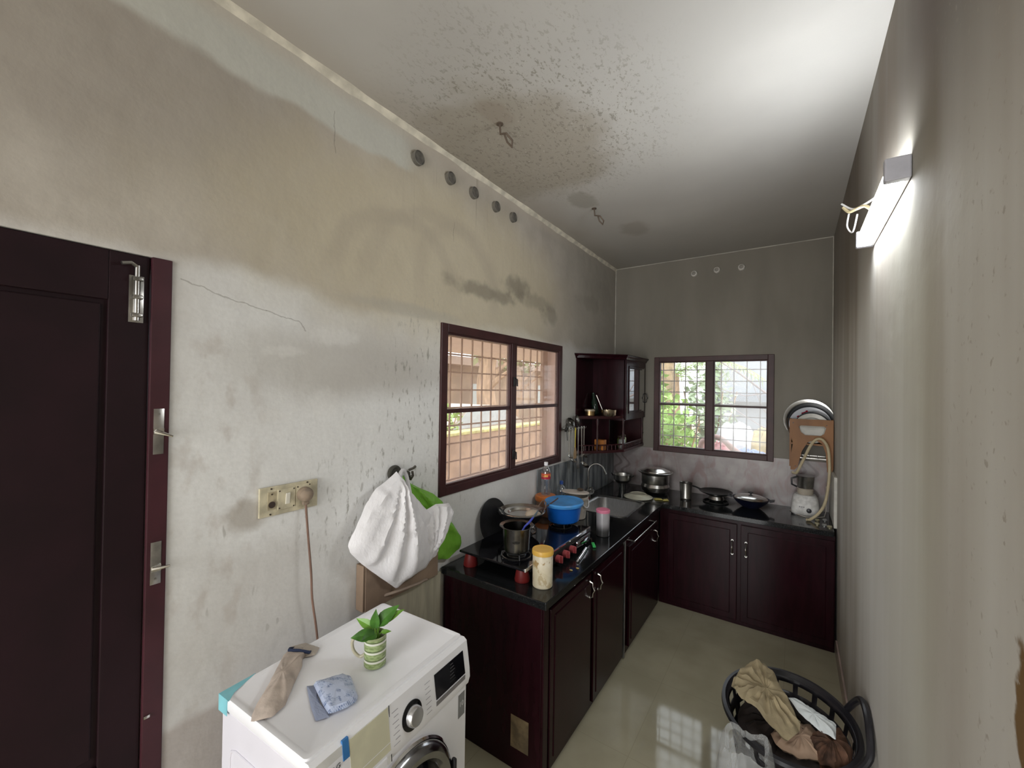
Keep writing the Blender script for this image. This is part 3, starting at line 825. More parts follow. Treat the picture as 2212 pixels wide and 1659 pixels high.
for i, (x_, y_, c_, lb) in enumerate(((.22, -.42, (.10, .13, .03), 'olive jar on the lower cupboard shelf nearest the back wall'), (.26, -.50, (.30, .31, .30), 'small clear jar on the lower cupboard shelf beside the rail'), (.20, -.30, (.28, .32, .14), 'pale green jar on the lower cupboard shelf behind the olive jar'))):
    t = thing('spice_jar', lb, 'jar', (x_, y_, 1.2225), group=None)
    MB().lathe([(0, 0), (.028, 0), (.030, .006), (.030, .07), (.022, .082), (0, .082)], n=20).build('body', pm('jar_%d' % i + '_glass', c_, .15, var=.2), t)
    MB().lathe([(.024, .080), (.025, .098), (0, .099)], n=20).build('lid', pm('jar_lid_dark', (.05, .03, .02), .4), t)
# black cross shaped bracket on the back wall
m_ = MB(); yb_ = -.010
m_.box((.216, -.022, 1.215), (.234, -.013, 1.42), .003); m_.box((.165, -.022, 1.312), (.283, -.013, 1.332), .003)
for cx_, cz_ in ((.165, 1.322), (.285, 1.322), (.225, 1.425)): m_.prism([(cx_ + .018 * math.cos(a), cz_ + .018 * math.sin(a)) for a in (0, PI / 2, PI, 3 * PI / 2)], XZ(-.013), 0, .009)
o = m_.build('wall_cross', BLACKIRON, None, False); tag(o, 'black metal cross on the back wall beside the cupboard', 'cross')
# wall cross touches the wall
for v in o.data.vertices: v.co.y += .0125

# ------------------------------------------------------------------ utensil rack
rk = thing('utensil_rack', 'steel wall rail of hooks between the left window and the cupboard', 'rack', (0.0, -1.0, 1.42))
m_ = MB(); m_.box((.001, -.15, -.012), (.006, .20, .012), .002)
m_.tube([(.004, -.15, 0), (.03, -.15, .0), (.045, -.13, 0), (.045, .18, 0), (.03, .20, 0), (.004, .20, 0)], .004, 8)
for k in range(8):
    y_ = -.13 + k * .044; m_.tube([(.045, y_, 0), (.055, y_, -.012), (.062, y_, -.004), (.062, y_, .004)], .0025, 6)
m_.build('rail', STEEL_D, rk)
def ladle(y, L, r, label, name='ladle', mat=STEEL, x=.060, bowl='ladle', tip=None, cat='ladle', tilt=0.):
    t = thing(name, label, cat, (x, y, 1.42))
    m_ = MB()
    m_.tube([(0, .0, .004), (.004, 0, .010), (.006, 0, .002), (.004, tilt * .2, -.02), (.004, tilt * .6, -L * .6), (.004, tilt, -L)], .003, 8, rs=[.0025, .0025, .003, .005, .0035, .0035])
    m_.build('handle', mat, t)
    if bowl == 'ladle':
        q = Matrix.Rotation(math.radians(35), 3, 'Y')
        MB().lathe([(0, -r * .55), (r * .6, -r * .4), (r * .9, -r * .1), (r, .0), (r * .86, -.0), (r * .5, -r * .3), (0, -r * .45)], (.008 + r * .5, tilt, -L - r * .3), 22, q).build('bowl', mat, t)
    else:
        m_ = MB(); m_.pillow([(tilt + a, -L + b) for a, b in ((-.012, 0), (.012, 0), (.03, -.05), (.025, -.09), (-.025, -.09), (-.03, -.05))], YZ(.004), .003, .002, 4, 32); m_.build('blade', tip or mat, t)
    return t
ladle(-1.14, .20, .022, 'short steel serving spoon hanging first on the rail beside the window')
ladle(-1.09, .235, .026, 'steel ladle with a small round cup, second on the rail', mat=STEEL_D)
ladle(-1.03, .15, .02, 'yellow-handled spatula hanging on the utensil rail', 'spatula', pm('yellow_plastic', (.62, .50, .05), .4), bowl='blade', tip=pm('tan_wood', (.42, .27, .13), .6), cat='spatula')
ladle(-.975, .24, .03, 'flat steel turner hanging in the middle of the rail', 'turner', STEEL_D, bowl='blade', cat='spatula')
ladle(-.915, .29, .042, 'long steel ladle with the deepest bowl hanging over the tap', mat=STEEL, tilt=.02)
ladle(-.865, .23, .022, 'slim steel spoon hanging at the rail end next to the cupboard', mat=STEEL)
for i, (y_, z_, r_, lb) in enumerate(((-1.06, 1.475, .040, 'dark steel strainer stacked on the utensil rail'), (-.955, 1.485, .045, 'round steel cup upside down on top of the utensil rail'), (-1.15, 1.435, .034, 'dark round lid hanging at the window end of the rail'))):
    t = thing('steel_strainer' if i != 2 else 'round_lid', lb, 'strainer' if i != 2 else 'lid', (.045, y_, z_))
    MB().lathe([(0, r_ * .45), (r_ * .5, r_ * .38), (r_ * .95, r_ * .1), (r_, -.002), (r_ * 1.08, -.004), (r_ * .9, .002), (0, r_ * .35)], (0, 0, 0), 22, Matrix.Rotation(math.radians(55 + 25 * i), 3, 'Y') @ Matrix.Rotation(math.radians(-20 * i), 3, 'X')).build('cup', pm('smoke_darkened_steel', (.16, .155, .145), .3, 1, var=.5, scale=30), t)
    m_ = MB(); m_.tube([(.0, 0, -.0), (.01, 0, -.06 if i != 2 else -.10)], .003); m_.build('handle', BLACKIRON, t)

# ------------------------------------------------------------------ tap
t = thing('tap', 'curved chrome swan-neck tap over the steel sink', 'tap', (.058, -.755, ZT))
m_ = MB(); m_.cyl((0, 0, 0), (0, 0, .02), .024, 20); m_.cyl((0, 0, .02), (0, 0, .07), .015, 16)
pts = [(0, 0, .05), (0, 0, .22)] + [(.060 - .060 * math.cos(a), .06 * (1 - math.cos(a)) * .5, .22 + .070 * math.sin(a)) for a in [PI * k / 10 for k in range(1, 9)]] + [(.135, .065, .205)]
m_.tube(pts, .008, 12); m_.build('spout', STEEL_D, t)
m_ = MB(); m_.cyl((-.0, 0, .055), (-.0, -.055, .06), .010, 14); m_.tube([(0, -.05, .06), (0, -.06, .085), (.01, -.065, .11)], .006); m_.cyl((0, 0, .055), (0, .06, .06), .012, 14); m_.cyl((0, .06, .045), (0, .06, .075), .018, 14)
m_.build('valve', STEEL_D, t)

# ------------------------------------------------------------------ gas stove
SX_, SY_ = .275, -2.04
sv = thing('gas_stove', 'black glass-topped gas stove on the worktop under the left window', 'stove', (SX_, SY_, ZT))
m_ = MB(); m_.box((-.205, -.375, .066), (.195, .375, .078), .003); m_.build('glass_top', BLACKGLASS, sv, False)
m_ = MB(); m_.box((-.17, -.30, .030), (.185, .34, .066), .010); m_.build('stove_body', DARKPL, sv, False)
m_ = MB(); m_.box((.186, -.24, .014), (.215, .365, .066), .006); m_.build('control_panel', BLACKGLASS, sv, False)
m_ = MB(); m_.box((.196, -.375, .064), (.203, .375, .081), .002); m_.build('front_trim', CHROME, sv, False)
for i, y_ in enumerate((-.085, -.005, .075)):
    k = MB(); k.cyl((.215, y_, .04), (.238, y_, .04), .019, 18); k.box((.236, y_ - .005, .022), (.250, y_ + .005, .058), .002)
    k.build('knob', pm('faded_pink_red_plastic', (.38, .07, .08), .4, var=.2), sv)
m_ = MB(); m_.box((.215, .13, .022), (.232, .30, .062), .008); m_.build('badge_plate', pm('mirror_plate', (.80, .80, .86), .12, 1), sv)
for sx_, sy_, in ((-.158, -.337), (.155, -.325), (-.165, .335), (.15, .335)):
    MB().lathe([(0, 0), (.036, 0), (.038, .006), (.030, .050), (.024, .066), (0, .066)], (sx_, sy_, 0), 22).build('foot', pm('red_rubber', (.17, .012, .012), .5, var=.15), sv)
def burner(x, y, r):
    m_ = MB(); m_.lathe([(r * .62, 0), (r * .66, .004), (r * .55, .010), (0, .012)], (x, y, .078), 28)
    m_.lathe([(r * 1.0, 0), (r * 1.02, .003), (r * .95, .004), (r * .93, 0)], (x, y, .078), 36)
    b_ = m_.build('burner', STEEL_D, sv)
    g = MB()
    for k in range(4):
        a = PI / 4 + k * PI / 2; c, s_ = math.cos(a), math.sin(a)
        g.tube([(x + r * 1.05 * c, y + r * 1.05 * s_, .079), (x + r * 1.0 * c, y + r * 1.0 * s_, .100), (x + r * .35 * c, y + r * .35 * s_, .103)], .004, 8)
    g.tube([(x + r * .75 * math.cos(a), y + r * .75 * math.sin(a), .098) for a in [2 * PI * k / 20 for k in range(20)]], .003, 6, closed=True)
    g.build('pan_support', BLACKIRON, b_)
burner(.07, -.25, .075); burner(-.10, .06, .085); burner(.04, .29, .07)

# cookware on the stove
def rim_pot(r0, r1, h, th=.002, lip=.008):
    return [(0, 0), (r0 * .9, 0), (r0, .006), (r1, h - .006), (r1 + lip, h), (r1 + lip - .002, h + .002), (r1 - th, h - .004), (r0 - th, .010), (0, .006)]
t = thing('steel_saucepan', 'deep steel vessel with a flared rim on the nearest burner', 'pot', (.345, -2.29, ZT + .104))
MB().lathe(rim_pot(.066, .072, .125, lip=.017), n=40).build('body', pm('blackened_steel', (.17, .165, .155), .24, 1, var=.5, scale=10), t)
t = thing('ladle', 'blue-handled ladle resting across the rim of the near steel vessel', 'ladle', (.345, -2.29, ZT + .225))
m_ = MB(); m_.tube([(.03, -.045, -.055), (.045, .005, .004), (.052, .035, .018), (.050, .075, .032)], .004, 8, rs=[.003, .005, .006, .005]); m_.build('handle', pm('blue_plastic_handle', (.05, .07, .42), .35), t)
m_ = MB(); m_.tube([(.050, .072, .031), (.044, .135, .052)], .004, 8, rs=[.005, .004]); m_.build('grip', pm('grey_plastic_grip', (.11, .14, .16), .4), t)
MB().lathe([(0, -.012), (.018, -.008), (.024, 0), (.016, -.005), (0, -.009)], (.028, -.048, -.06), 18).build('bowl', STEEL, t)
# kadai
t = thing('kadai', 'wide two-handled iron kadai on the middle burner near the wall', 'pan', (.175, -1.98, ZT + .103))
MB().lathe([(0, 0), (.055, .002), (.105, .045), (.128, .085), (.136, .092), (.134, .096), (.124, .088), (.100, .05), (.05, .008), (0, .006)], n=44).build('body', BLACKIRON, t)
m_ = MB(); m_.lathe([(.118, .083), (.136, .0965), (.140, .098), (.136, .101), (.117, .088)], n=44); m_.build('rim', STEEL, t)
for s_, an in ((1, math.radians(-112)), (1, math.radians(62))):
    c = Vector((math.cos(an), math.sin(an), 0)); tn = Vector((-c.y, c.x, 0))
    m_ = MB(); m_.tube([c * .128 + tn * .032 + Vector((0, 0, .085)), c * .145 + tn * .034 + Vector((0, 0, .105)), c * .155 + tn * .02 + Vector((0, 0, .128)), c * .158 + Vector((0, 0, .135)), c * .155 - tn * .02 + Vector((0, 0, .128)), c * .145 - tn * .034 + Vector((0, 0, .105)), c * .128 - tn * .032 + Vector((0, 0, .085))], .005, 8)
    m_.build('handle', BLACKIRON if an < 0 else pm('brown_coated_handle', (.16, .10, .07), .4), t)
t = thing('steel_plate', 'round steel plate lying inside the kadai', 'plate', (.175, -1.98, ZT + .178))
MB().lathe([(0, .002), (.075, .0), (.085, .012), (.104, .016), (.105, .018), (.085, .015), (.074, .004), (0, .005)], n=40).build('body', STEEL, t)
t = thing('crumpled_cloth', 'crumpled cream cloth lying on the steel plate in the kadai', 'cloth', (.235, -1.96, ZT + .184))
m_ = MB(); m_.pillow([(.045 * math.cos(a) * (1 + .25 * math.sin(3 * a)), .055 * math.sin(a)) for a in [2 * PI * k / 16 for k in range(16)]], XY(.0), .020, .0, 7, 40, folds=.008, rnd=.004, seed=3); m_.build('cloth', pm('cream_cloth', (.50, .42, .33), .9), t)
t = thing('steel_spoon', 'dark long-handled spoon leaning from the kadai toward the blue tub', 'spoon', (.255, -1.90, ZT + .19))
m_ = MB(); m_.tube([(-.01, -.03, .0), (.02, .04, .022), (.05, .13, .058)], .004, 8, rs=[.007, .004, .004]); m_.build('handle', pm('dark_brown_handle', (.07, .035, .03), .4), t)
# griddle leaning at the wall
t = thing('griddle', 'round black iron griddle leaning against the wall behind the stove', 'griddle', (.0, -2.075, ZT))
q = Matrix.Rotation(math.radians(78), 3, 'Y')
MB().lathe([(0, 0), (.118, .0), (.132, .008), (.132, .013), (.116, .006), (0, .006)], (.033, 0, .134), 44, q).build('body', BLACKIRON, t)
# blue tub
t = thing('plastic_tub', 'bright blue plastic tub with a lighter blue lid on the far burner', 'tub', (.318, -1.715, ZT + .104))
BLUEP = pm('bright_blue_plastic', (.004, .11, .50), .33, var=.06)
MB().lathe([(0, 0), (.088, 0), (.094, .006), (.108, .095), (.115, .098), (.115, .108), (0, .108)], n=44, sx=1.0, sy=1.12).build('body', BLUEP, t)
MB().lathe([(.119, .100), (.121, .112), (.116, .121), (.108, .117), (.06, .119), (0, .119)], n=44, sx=1.0, sy=1.12).build('lid', pm('sky_blue_lid', (.06, .28, .66), .4, var=.25, scale=8), t)

# jars and small things on the left counter
def jar_mat_yellow():
    n = NB('cream_jar_with_brown_stains', .35)
    X, Y, Z = n.sep()
    c = n.mix(n.ramp(n.noise(20, 3), .3, .7), (.66, .58, .42), (.74, .68, .55))
    k = n.ramp(n.noise(1, 4, n.mapping((26, 26, 18)), .55), .57, .60)
    c = n.mix(n.math('MULTIPLY', k, n.math('MULTIPLY', n.ramp(Z, .150, .12), .85)), c, (.34, .20, .05))
    c = n.mix(n.math('MULTIPLY', n.ramp(n.math('ADD', Z, n.math('MULTIPLY', n.math('ADD', X, Y), .5)), .075, .07), .55), c, (.60, .53, .36))
    n.color(c); return n.m
t = thing('plastic_jar', 'tall cream jar with yellow lid at the near front corner of the worktop', 'jar', (.535, -2.352, ZT))
MB().lathe([(0, 0), (.044, 0), (.047, .004), (.048, .155), (.046, .160), (0, .160)], n=36).build('body', jar_mat_yellow(), t)
MB().lathe([(.0505, .150), (.051, .168), (.049, .172), (.046, .170), (0, .171)], n=36).build('lid', pm('mustard_yellow_lid', (.70, .42, .08), .4, var=.06), t)
t = thing('plastic_jar', 'frosted clear jar with pink lid beside the sink', 'jar', (.512, -1.55, ZT))
n_ = NB('frosted_jar_with_dark_powder', .3); X_, Y_, Z_ = n_.sep(); n_.color(n_.mix(n_.ramp(Z_, .03, .09), (.05, .05, .05), (.36, .35, .37)))
MB().lathe([(0, 0), (.036, 0), (.040, .004), (.042, .15), (.040, .155), (0, .155)], n=32).build('body', n_.m, t)
MB().lathe([(.0435, .148), (.044, .163), (.042, .166), (0, .166)], n=32).build('lid', pm('pink_plastic_lid', (.72, .22, .34), .4), t)
t = thing('gas_lighter', 'slim steel gas lighter lying near the worktop edge', 'lighter', (.54, -1.92, ZT + .009))
m_ = MB(); m_.tube([(.016, -.085, 0), (-.016, .085, 0)], .009, 12); m_.build('barrel', CHROME, t)
m_ = MB(); m_.tube([(.016, -.085, 0), (.021, -.105, 0)], .005, 10); m_.build('tip', STEEL_D, t)
t = thing('paring_knife', 'small knife with bright green handle lying before the pink-lidded jar', 'knife', (.535, -1.70, ZT + .006))
m_ = MB(); m_.box((-.008, -.085, -.004), (.010, -.02, .006), .003, Matrix.Rotation(math.radians(32), 3, 'Z')); m_.build('handle', pm('bright_green_plastic', (.05, .50, .12), .35), t)
m_ = MB(); m_.prism([(-.022, -.028), (-.012, -.035), (-.055, .055), (-.062, .045)], XY(0), -.0006, .0006); m_.build('blade', STEEL, t)
for i, (x_, y_) in enumerate(((.575, -2.13), (.592, -2.09))):
    t = tag(MB().ball((0, 0, 0), .006, 8, (1.6, 1, .5)).build('food_crumb', pm('straw_crumb', (.5, .36, .12), .7)), ('yellowish crumb on the worktop, the one nearer the yellow-lidded jar', 'yellowish crumb on the worktop, the one nearer the steel lighter')[i], 'crumb'); t.location = (x_, y_, ZT + .003)
# orange lidded jar + bottles behind the stove
t = thing('storage_jar', 'squat brown jar with orange lid against the wall under the window', 'jar', (.085, -1.535, ZT))
MB().lathe([(0, 0), (.060, 0), (.065, .005), (.065, .155), (.060, .160), (0, .160)], n=32).build('body', pm('brown_contents_plastic', (.24, .13, .08), .3, var=.2), t)
MB().lathe([(.071, .150), (.074, .162), (.072, .182), (.065, .188), (0, .185)], n=32).build('lid', pm('orange_plastic_lid', (.55, .16, .03), .4), t)
PET = glass_thin('clear_bottle_plastic', (.86, .89, .92), .30, (.8, .85, .9), .22)
def bottle(name, label, loc, capmat, lab, s=1.0, r=.0325):
    t = thing(name, label, 'bottle', loc)
    MB().lathe([(0, .002), (r * .8, 0), (r, .006), (r, .05), (r * .88, .075), (r, .10), (r, .152), (r * .8, .180), (.012, .198), (.012, .205)], n=28).build('body', PET, t)
    MB().lathe([(.0135, .203), (.0135, .224), (.012, .226), (0, .226)], n=20).build('cap', capmat, t)
    if lab:
        MB().lathe([(r + .0006, .112), (r + .0006, .150)], n=28).build('bottle_label', lab, t)
    t.scale = (s, s, s)
    return t
nl = NB('red_orange_bottle_label', .45); X_, Y_, Z_ = nl.sep()
cl_ = nl.mix(nl.ramp(Z_, .137, .139), (.48, .02, .05), (.75, .12, .05))
cl_ = nl.mix(nl.math('MULTIPLY', nl.band(Z_, .134, .006, .002), nl.ramp(nl.noise(60, 2), .45, .55)), cl_, (.9, .5, .1)); nl.color(cl_)
bottle('water_bottle', 'water bottle with white cap and red label standing on the orange-lidded jar', (.085, -1.535, ZT + .1882), pm('white_cap', (.85, .85, .88), .4), nl.m)
bottle('water_bottle', 'empty clear bottle with blue cap at the wall beside the orange-lidded jar', (.075, -1.28, ZT), pm('blue_cap', (.03, .08, .30), .4), None, 1.05, .034)
# white bucket with steel plate on it
t = thing('white_bucket', 'white plastic bucket behind the blue tub', 'bucket', (.215, -1.315, ZT))
MB().lathe([(0, 0), (.062, 0), (.066, .004), (.080, .135), (.086, .140), (.086, .156), (.082, .158), (.078, .150), (.062, .012), (0, .01)], n=36).build('body', pm('dirty_white_plastic', (.52, .48, .42), .45, var=.2, scale=25), t)
m_ = MB(); m_.tube([(.088 * math.cos(a), .088 * math.sin(a) , .145 - .06 * math.sin((a + .9) / 1.8 * PI)) for a in [(-.9 + 1.8 * k / 10) for k in range(11)]], .003, 8); m_.build('handle', WHITEPL, t)
t = thing('chopping_board', 'round cream board tilted on top of the white bucket', 'board', (.20, -1.30, ZT + .172))
MB().lathe([(0, 0), (.096, 0), (.100, .004), (.098, .009), (0, .010)], (0, 0, 0), 40, Matrix.Rotation(math.radians(-6), 3, 'X')).build('body', pm('cream_board', (.66, .60, .54), .5), t)
t = thing('onion_piece', 'dark brown lump on the round cream board', 'food', (.225, -1.27, ZT + .193))
MB().ball((0, 0, 0), .022, 14, (1.2, .9, .5)).build('body', pm('dark_brown_lump', (.07, .05, .035), .6), t)
# cups and bowl behind the sink
t = pot('tin_bowl', 'small cream bowl with red rim behind the sink', 'bowl', (.105, -.93, ZT), [(0, 0), (.028, 0), (.036, .03), (.038, .036), (.034, .034), (0, .006)], pm('cream_enamel', (.45, .40, .28), .4))
MB().lathe([(.0385, .034), (.040, .044), (.036, .045), (.03, .040), (0, .038)], n=28).build('lid', pm('dark_red_lid', (.32, .02, .03), .4), t)
for x_, y_, lb, r_ in ((.070, -.845, 'white china cup tipped on its side beside the tap', .034), (.045, -.66, 'second white china cup, nearer the corner behind the tap', .03)):
    t = thing('china_cup', lb, 'cup', (x_, y_, ZT + r_))
    q = Matrix.Rotation(math.radians(70), 3, 'X') @ Matrix.Rotation(.2, 3, 'Y')
    MB().lathe([(0, -.03), (r_ * .6, -.03), (r_ * .95, -.005), (r_, .03), (r_ * .92, .03), (r_ * .85, 0), (0, -.022)], (0, 0, 0), 24, q).build('body', pm('white_china', (.62, .62, .62), .2), t)
# small steel pot on a glass tumbler group
t = thing('steel_bowl', 'steel bowl on a glass tumbler in the back corner of the worktop', 'bowl', (.20, -.30, ZT + .0655))
MB().lathe([(0, 0), (.05, 0), (.078, .03), (.084, .075), (.088, .078), (.082, .075), (.072, .032), (0, .006)], n=36).build('body', STEEL_D, t)
for s_ in (-1, 1): MB().tube([(s_ * .084, .02, .06), (s_ * .105, 0, .075), (s_ * .084, -.02, .06)], .004).build('handle', BLACKIRON, t)
t = pot('glass_tumbler', 'short clear glass standing under the steel bowl in the corner', 'glass', (.20, -.30, ZT), [(0, .003), (.030, 0), (.036, .065), (.034, .065), (.028, .008), (0, .008)], glass_thin('tumbler_glass', (.75, .78, .78), .25))
# big pot
t = thing('stock_pot', 'large wide-rimmed steel pot with lid on the back worktop left of the window', 'pot', (.475, -.215, ZT))
MB().lathe([(0, 0), (.085, 0), (.112, .020), (.122, .060), (.112, .085), (.118, .100), (.118, .165), (.148, .188), (.150, .190), (.146, .192), (.114, .172), (0, .172)], n=48).build('body', STEEL_D, t)
MB().lathe([(.128, .1925), (.126, .198), (.105, .204), (.085, .216), (.05, .222), (0, .224)], n=44).build('lid', STEEL, t)
# plate upside down
t = thing('dinner_plate', 'cream dinner plate turned upside down between sink and corner', 'plate', (.405, -.485, ZT))
MB().lathe([(.118, .004), (.120, .008), (.088, .022), (.072, .026), (.068, .034), (.064, .030), (0, .030)], n=48).build('body', pm('cream_melamine', (.56, .55, .44), .35), t)
t2 = pot('red_plate', 'thin red plate lying beneath the upside-down cream plate', 'plate', (.405, -.485, ZT), [(0, .0), (.100, 0), (.112, .003), (0, .0035)], pm('dark_red_plastic', (.22, .02, .02), .4))
t = thing('yellow_cloth', 'two folded yellow cloths on the inner corner of the worktop', 'cloth', (.60, -.455, ZT))
m_ = MB(); m_.pillow([(-.075, .0), (-.01, .03), (.012, -.012), (-.055, -.035)], XY(.003), .010, .002, 5, 32, folds=.004, rnd=.002, seed=1)
m_.pillow([(.0, .02), (.03, .055), (.055, -.0), (.012, -.025)], XY(.003), .009, .002, 5, 32, folds=.004, rnd=.002, seed=2)
m_.build('cloth', pm('mustard_cloth', (.42, .36, .10), .85), t)
# tumbler
t = pot('steel_tumbler', 'tall steel tumbler on the back worktop below the window', 'tumbler', (.752, -.29, ZT), [(0, 0), (.042, 0), (.045, .012), (.043, .016), (.050, .14), (.052, .142), (.048, .138), (.040, .018), (0, .016)], pm('dark_brushed_steel', (.32, .31, .29), .3, 1, var=.2, vscale=(1, 1, .2)))
# second griddle on a small stand, kadai with lid
t = thing('griddle', 'round black griddle pan lying on a steel ring on the back worktop', 'griddle', (.965, -.17, ZT + .055))
MB().lathe([(0, 0), (.09, .0), (.128, .018), (.130, .022), (.09, .006), (0, .006)], n=40).build('body', BLACKIRON, t)
m_ = MB(); m_.tube([(-.12, .02, .018), (-.165, .03, .03), (-.20, .035, .035)], .007, 10); m_.build('handle', BLACKIRON, t)
t = pot('steel_vessel', 'low steel vessel holding up the black griddle', 'vessel', (.975, -.20, ZT), [(0, 0), (.045, 0), (.062, .02), (.052, .045), (.056, .0545), (0, .0545)], STEEL_D)
t = thing('trivet_ring', 'dark round trivet beneath the low steel vessel', 'trivet', (.975, -.235, ZT))
m_ = MB(); m_.tube([(.092 * math.cos(a), .092 * math.sin(a), .006) for a in [2 * PI * k / 28 for k in range(28)]], .006, 8, closed=True)
for k in range(3):
    a = k * 2 * PI / 3; m_.tube([(.09 * math.cos(a), .09 * math.sin(a), .006), (.075 * math.cos(a), .075 * math.sin(a), .006)], .005)
m_.build('ring', BLACKIRON, t)
t = thing('kadai', 'dark blue non-stick kadai with a steel lid below the window right end', 'pan', (1.228, -.225, ZT))
MB().lathe([(0, 0), (.055, 0), (.100, .035), (.130, .068), (.136, .072), (.128, .070), (.096, .038), (0, .005)], n=44).build('body', pm('dark_blue_nonstick', (.008, .010, .028), .35), t)
MB().lathe([(.118, .0725), (.112, .080), (.075, .094), (.03, .101), (0, .102)], n=40).build('lid', STEEL, t)
MB().lathe([(.006, .101), (.007, .110), (.018, .116), (.018, .122), (0, .126)], n=20).build('lid_knob', DARKPL, t)
for s_ in (-1, 1):
    m_ = MB(); m_.tube([(s_ * .130, .025, .067), (s_ * .158, .022, .075), (s_ * .158, -.022, .075), (s_ * .130, -.025, .067)], .006, 8); m_.build('handle', DARKPL, t)

# ------------------------------------------------------------------ mixer grinder
t = thing('mixer_grinder', 'white mixer grinder with metal jar under the wooden plate rack', 'mixer', (1.585, -.165, ZT))
MG = pm('worn_white_plastic', (.60, .59, .57), .4, var=.15, scale=40)
m_ = MB(); R = loops(m_, [[(x, y, z) for x, y in rrect(a, b, r)] for a, b, r, z in ((.075, .075, .03, .0), (.088, .085, .035, .012), (.090, .088, .04, .03), (.080, .078, .045, .125), (.066, .064, .05, .148), (.055, .055, .045, .150))])
m_.bm.faces.new(R[0]); m_.bm.faces.new(R[-1]); m_.build('body', MG, t)
MB().lathe([(0, 0), (.016, 0), (.016, .012), (.012, .014), (0, .014)], (.022, -.086, .045), 18, Matrix.Rotation(PI / 2, 3, 'X')).build('dial', DARKPL, t)
MB().lathe([(.048, .150), (.052, .158), (.052, .188), (.046, .192), (.046, .195)], n=30).build('jar_base', pm('cream_jar_base', (.42, .37, .30), .5), t)
MB().lathe([(.045, .193), (.052, .21), (.058, .285), (.060, .288), (0, .288)], n=30).build('jar', STEEL_D, t)
m_ = MB(); m_.tube([(-.052, -.01, .20), (-.085, -.015, .215), (-.088, -.015, .26), (-.056, -.01, .275)], .007, 8); m_.build('jar_handle', DARKPL, t)
m_ = MB(); 
for i, (x_, l_) in enumerate(((-.035, .012), (-.022, .010), (-.010, .011))): m_.box((x_ - .004, -.0885, .062), (x_ + l_ * .4, -.087, .070))
m_.build('printed_mark', pm('grey_print', (.25, .24, .24), .5), t, False)
o = MB().tube([(1.50, -.09, ZT + .004), (1.49, -.14, ZT + .004), (1.525, -.235, ZT + .004), (1.585, -.285, ZT + .004), (1.645, -.27, ZT + .004), (1.70, -.20, ZT + .004), (1.715, -.12, ZT + .03), (1.72, -.06, ZT + .12), (1.72, -.03, ZT + .2)], .0032, 8).build('mixer_cord', pm('off_white_cord', (.62, .58, .52), .5))
o.parent = t; o.matrix_parent_inverse = Matrix.Translation((-1.585, .165, -ZT))
HOSE = pm('beige_rubber_hose', (.50, .42, .27), .5, var=.12)
hp = [(1.505, -.235, 1.128), (1.517, -.262, 1.128), (1.532, -.28, 1.142), (1.568, -.29, 1.233), (1.609, -.285, 1.339), (1.637, -.28, 1.385), (1.665, -.28, 1.40), (1.691, -.28, 1.385), (1.715, -.28, 1.33), (1.725, -.28, 1.20), (1.718, -.29, 1.068), (1.700, -.31, .948), (1.665, -.34, .874), (1.615, -.37, .826), (1.59, -.385, .822)]
def smooth_path(P, k=5):
    P = [Vector(p) for p in P]; out = []
    for i in range(len(P) - 1):
        p0 = P[max(i - 1, 0)]; p1 = P[i]; p2 = P[i + 1]; p3 = P[min(i + 2, len(P) - 1)]
        for j in range(k):
            t = j / k
            out.append(.5 * ((2 * p1) + (p2 - p0) * t + (2 * p0 - 5 * p1 + 4 * p2 - p3) * t * t + (3 * p1 - p0 - 3 * p2 + p3) * t ** 3))
    out.append(P[-1]); return out
o = MB().tube(smooth_path(hp), .0095, 10).build('rubber_hose', HOSE); tag(o, 'beige rubber hose looped over the front of the wooden plate rack', 'hose')
for i, (x_, y_, lb) in enumerate(((1.655, -.33, 'pale key ring clip behind the others by the right wall'), (1.700, -.29, 'steel screw cap nearest the white edge strip'), (1.650, -.43, 'brass-coloured cap at the front edge of the worktop, left one'), (1.690, -.435, 'dull steel cap at the front edge of the worktop, middle one'), (1.718, -.46, 'dull steel cap at the front edge of the worktop, right one'))):
    t = thing('bottle_cap', lb, 'cap', (x_, y_, ZT))
    MB().lathe([(0, 0), (.014, 0), (.015, .008), (.012, .012), (.006, .011), (0, .010)], n=18).build('body', pm('cap_metal_%d' % (i % 2) + '_tone', ((.50, .45, .30), (.45, .45, .44))[i % 2], .3, .6), t)

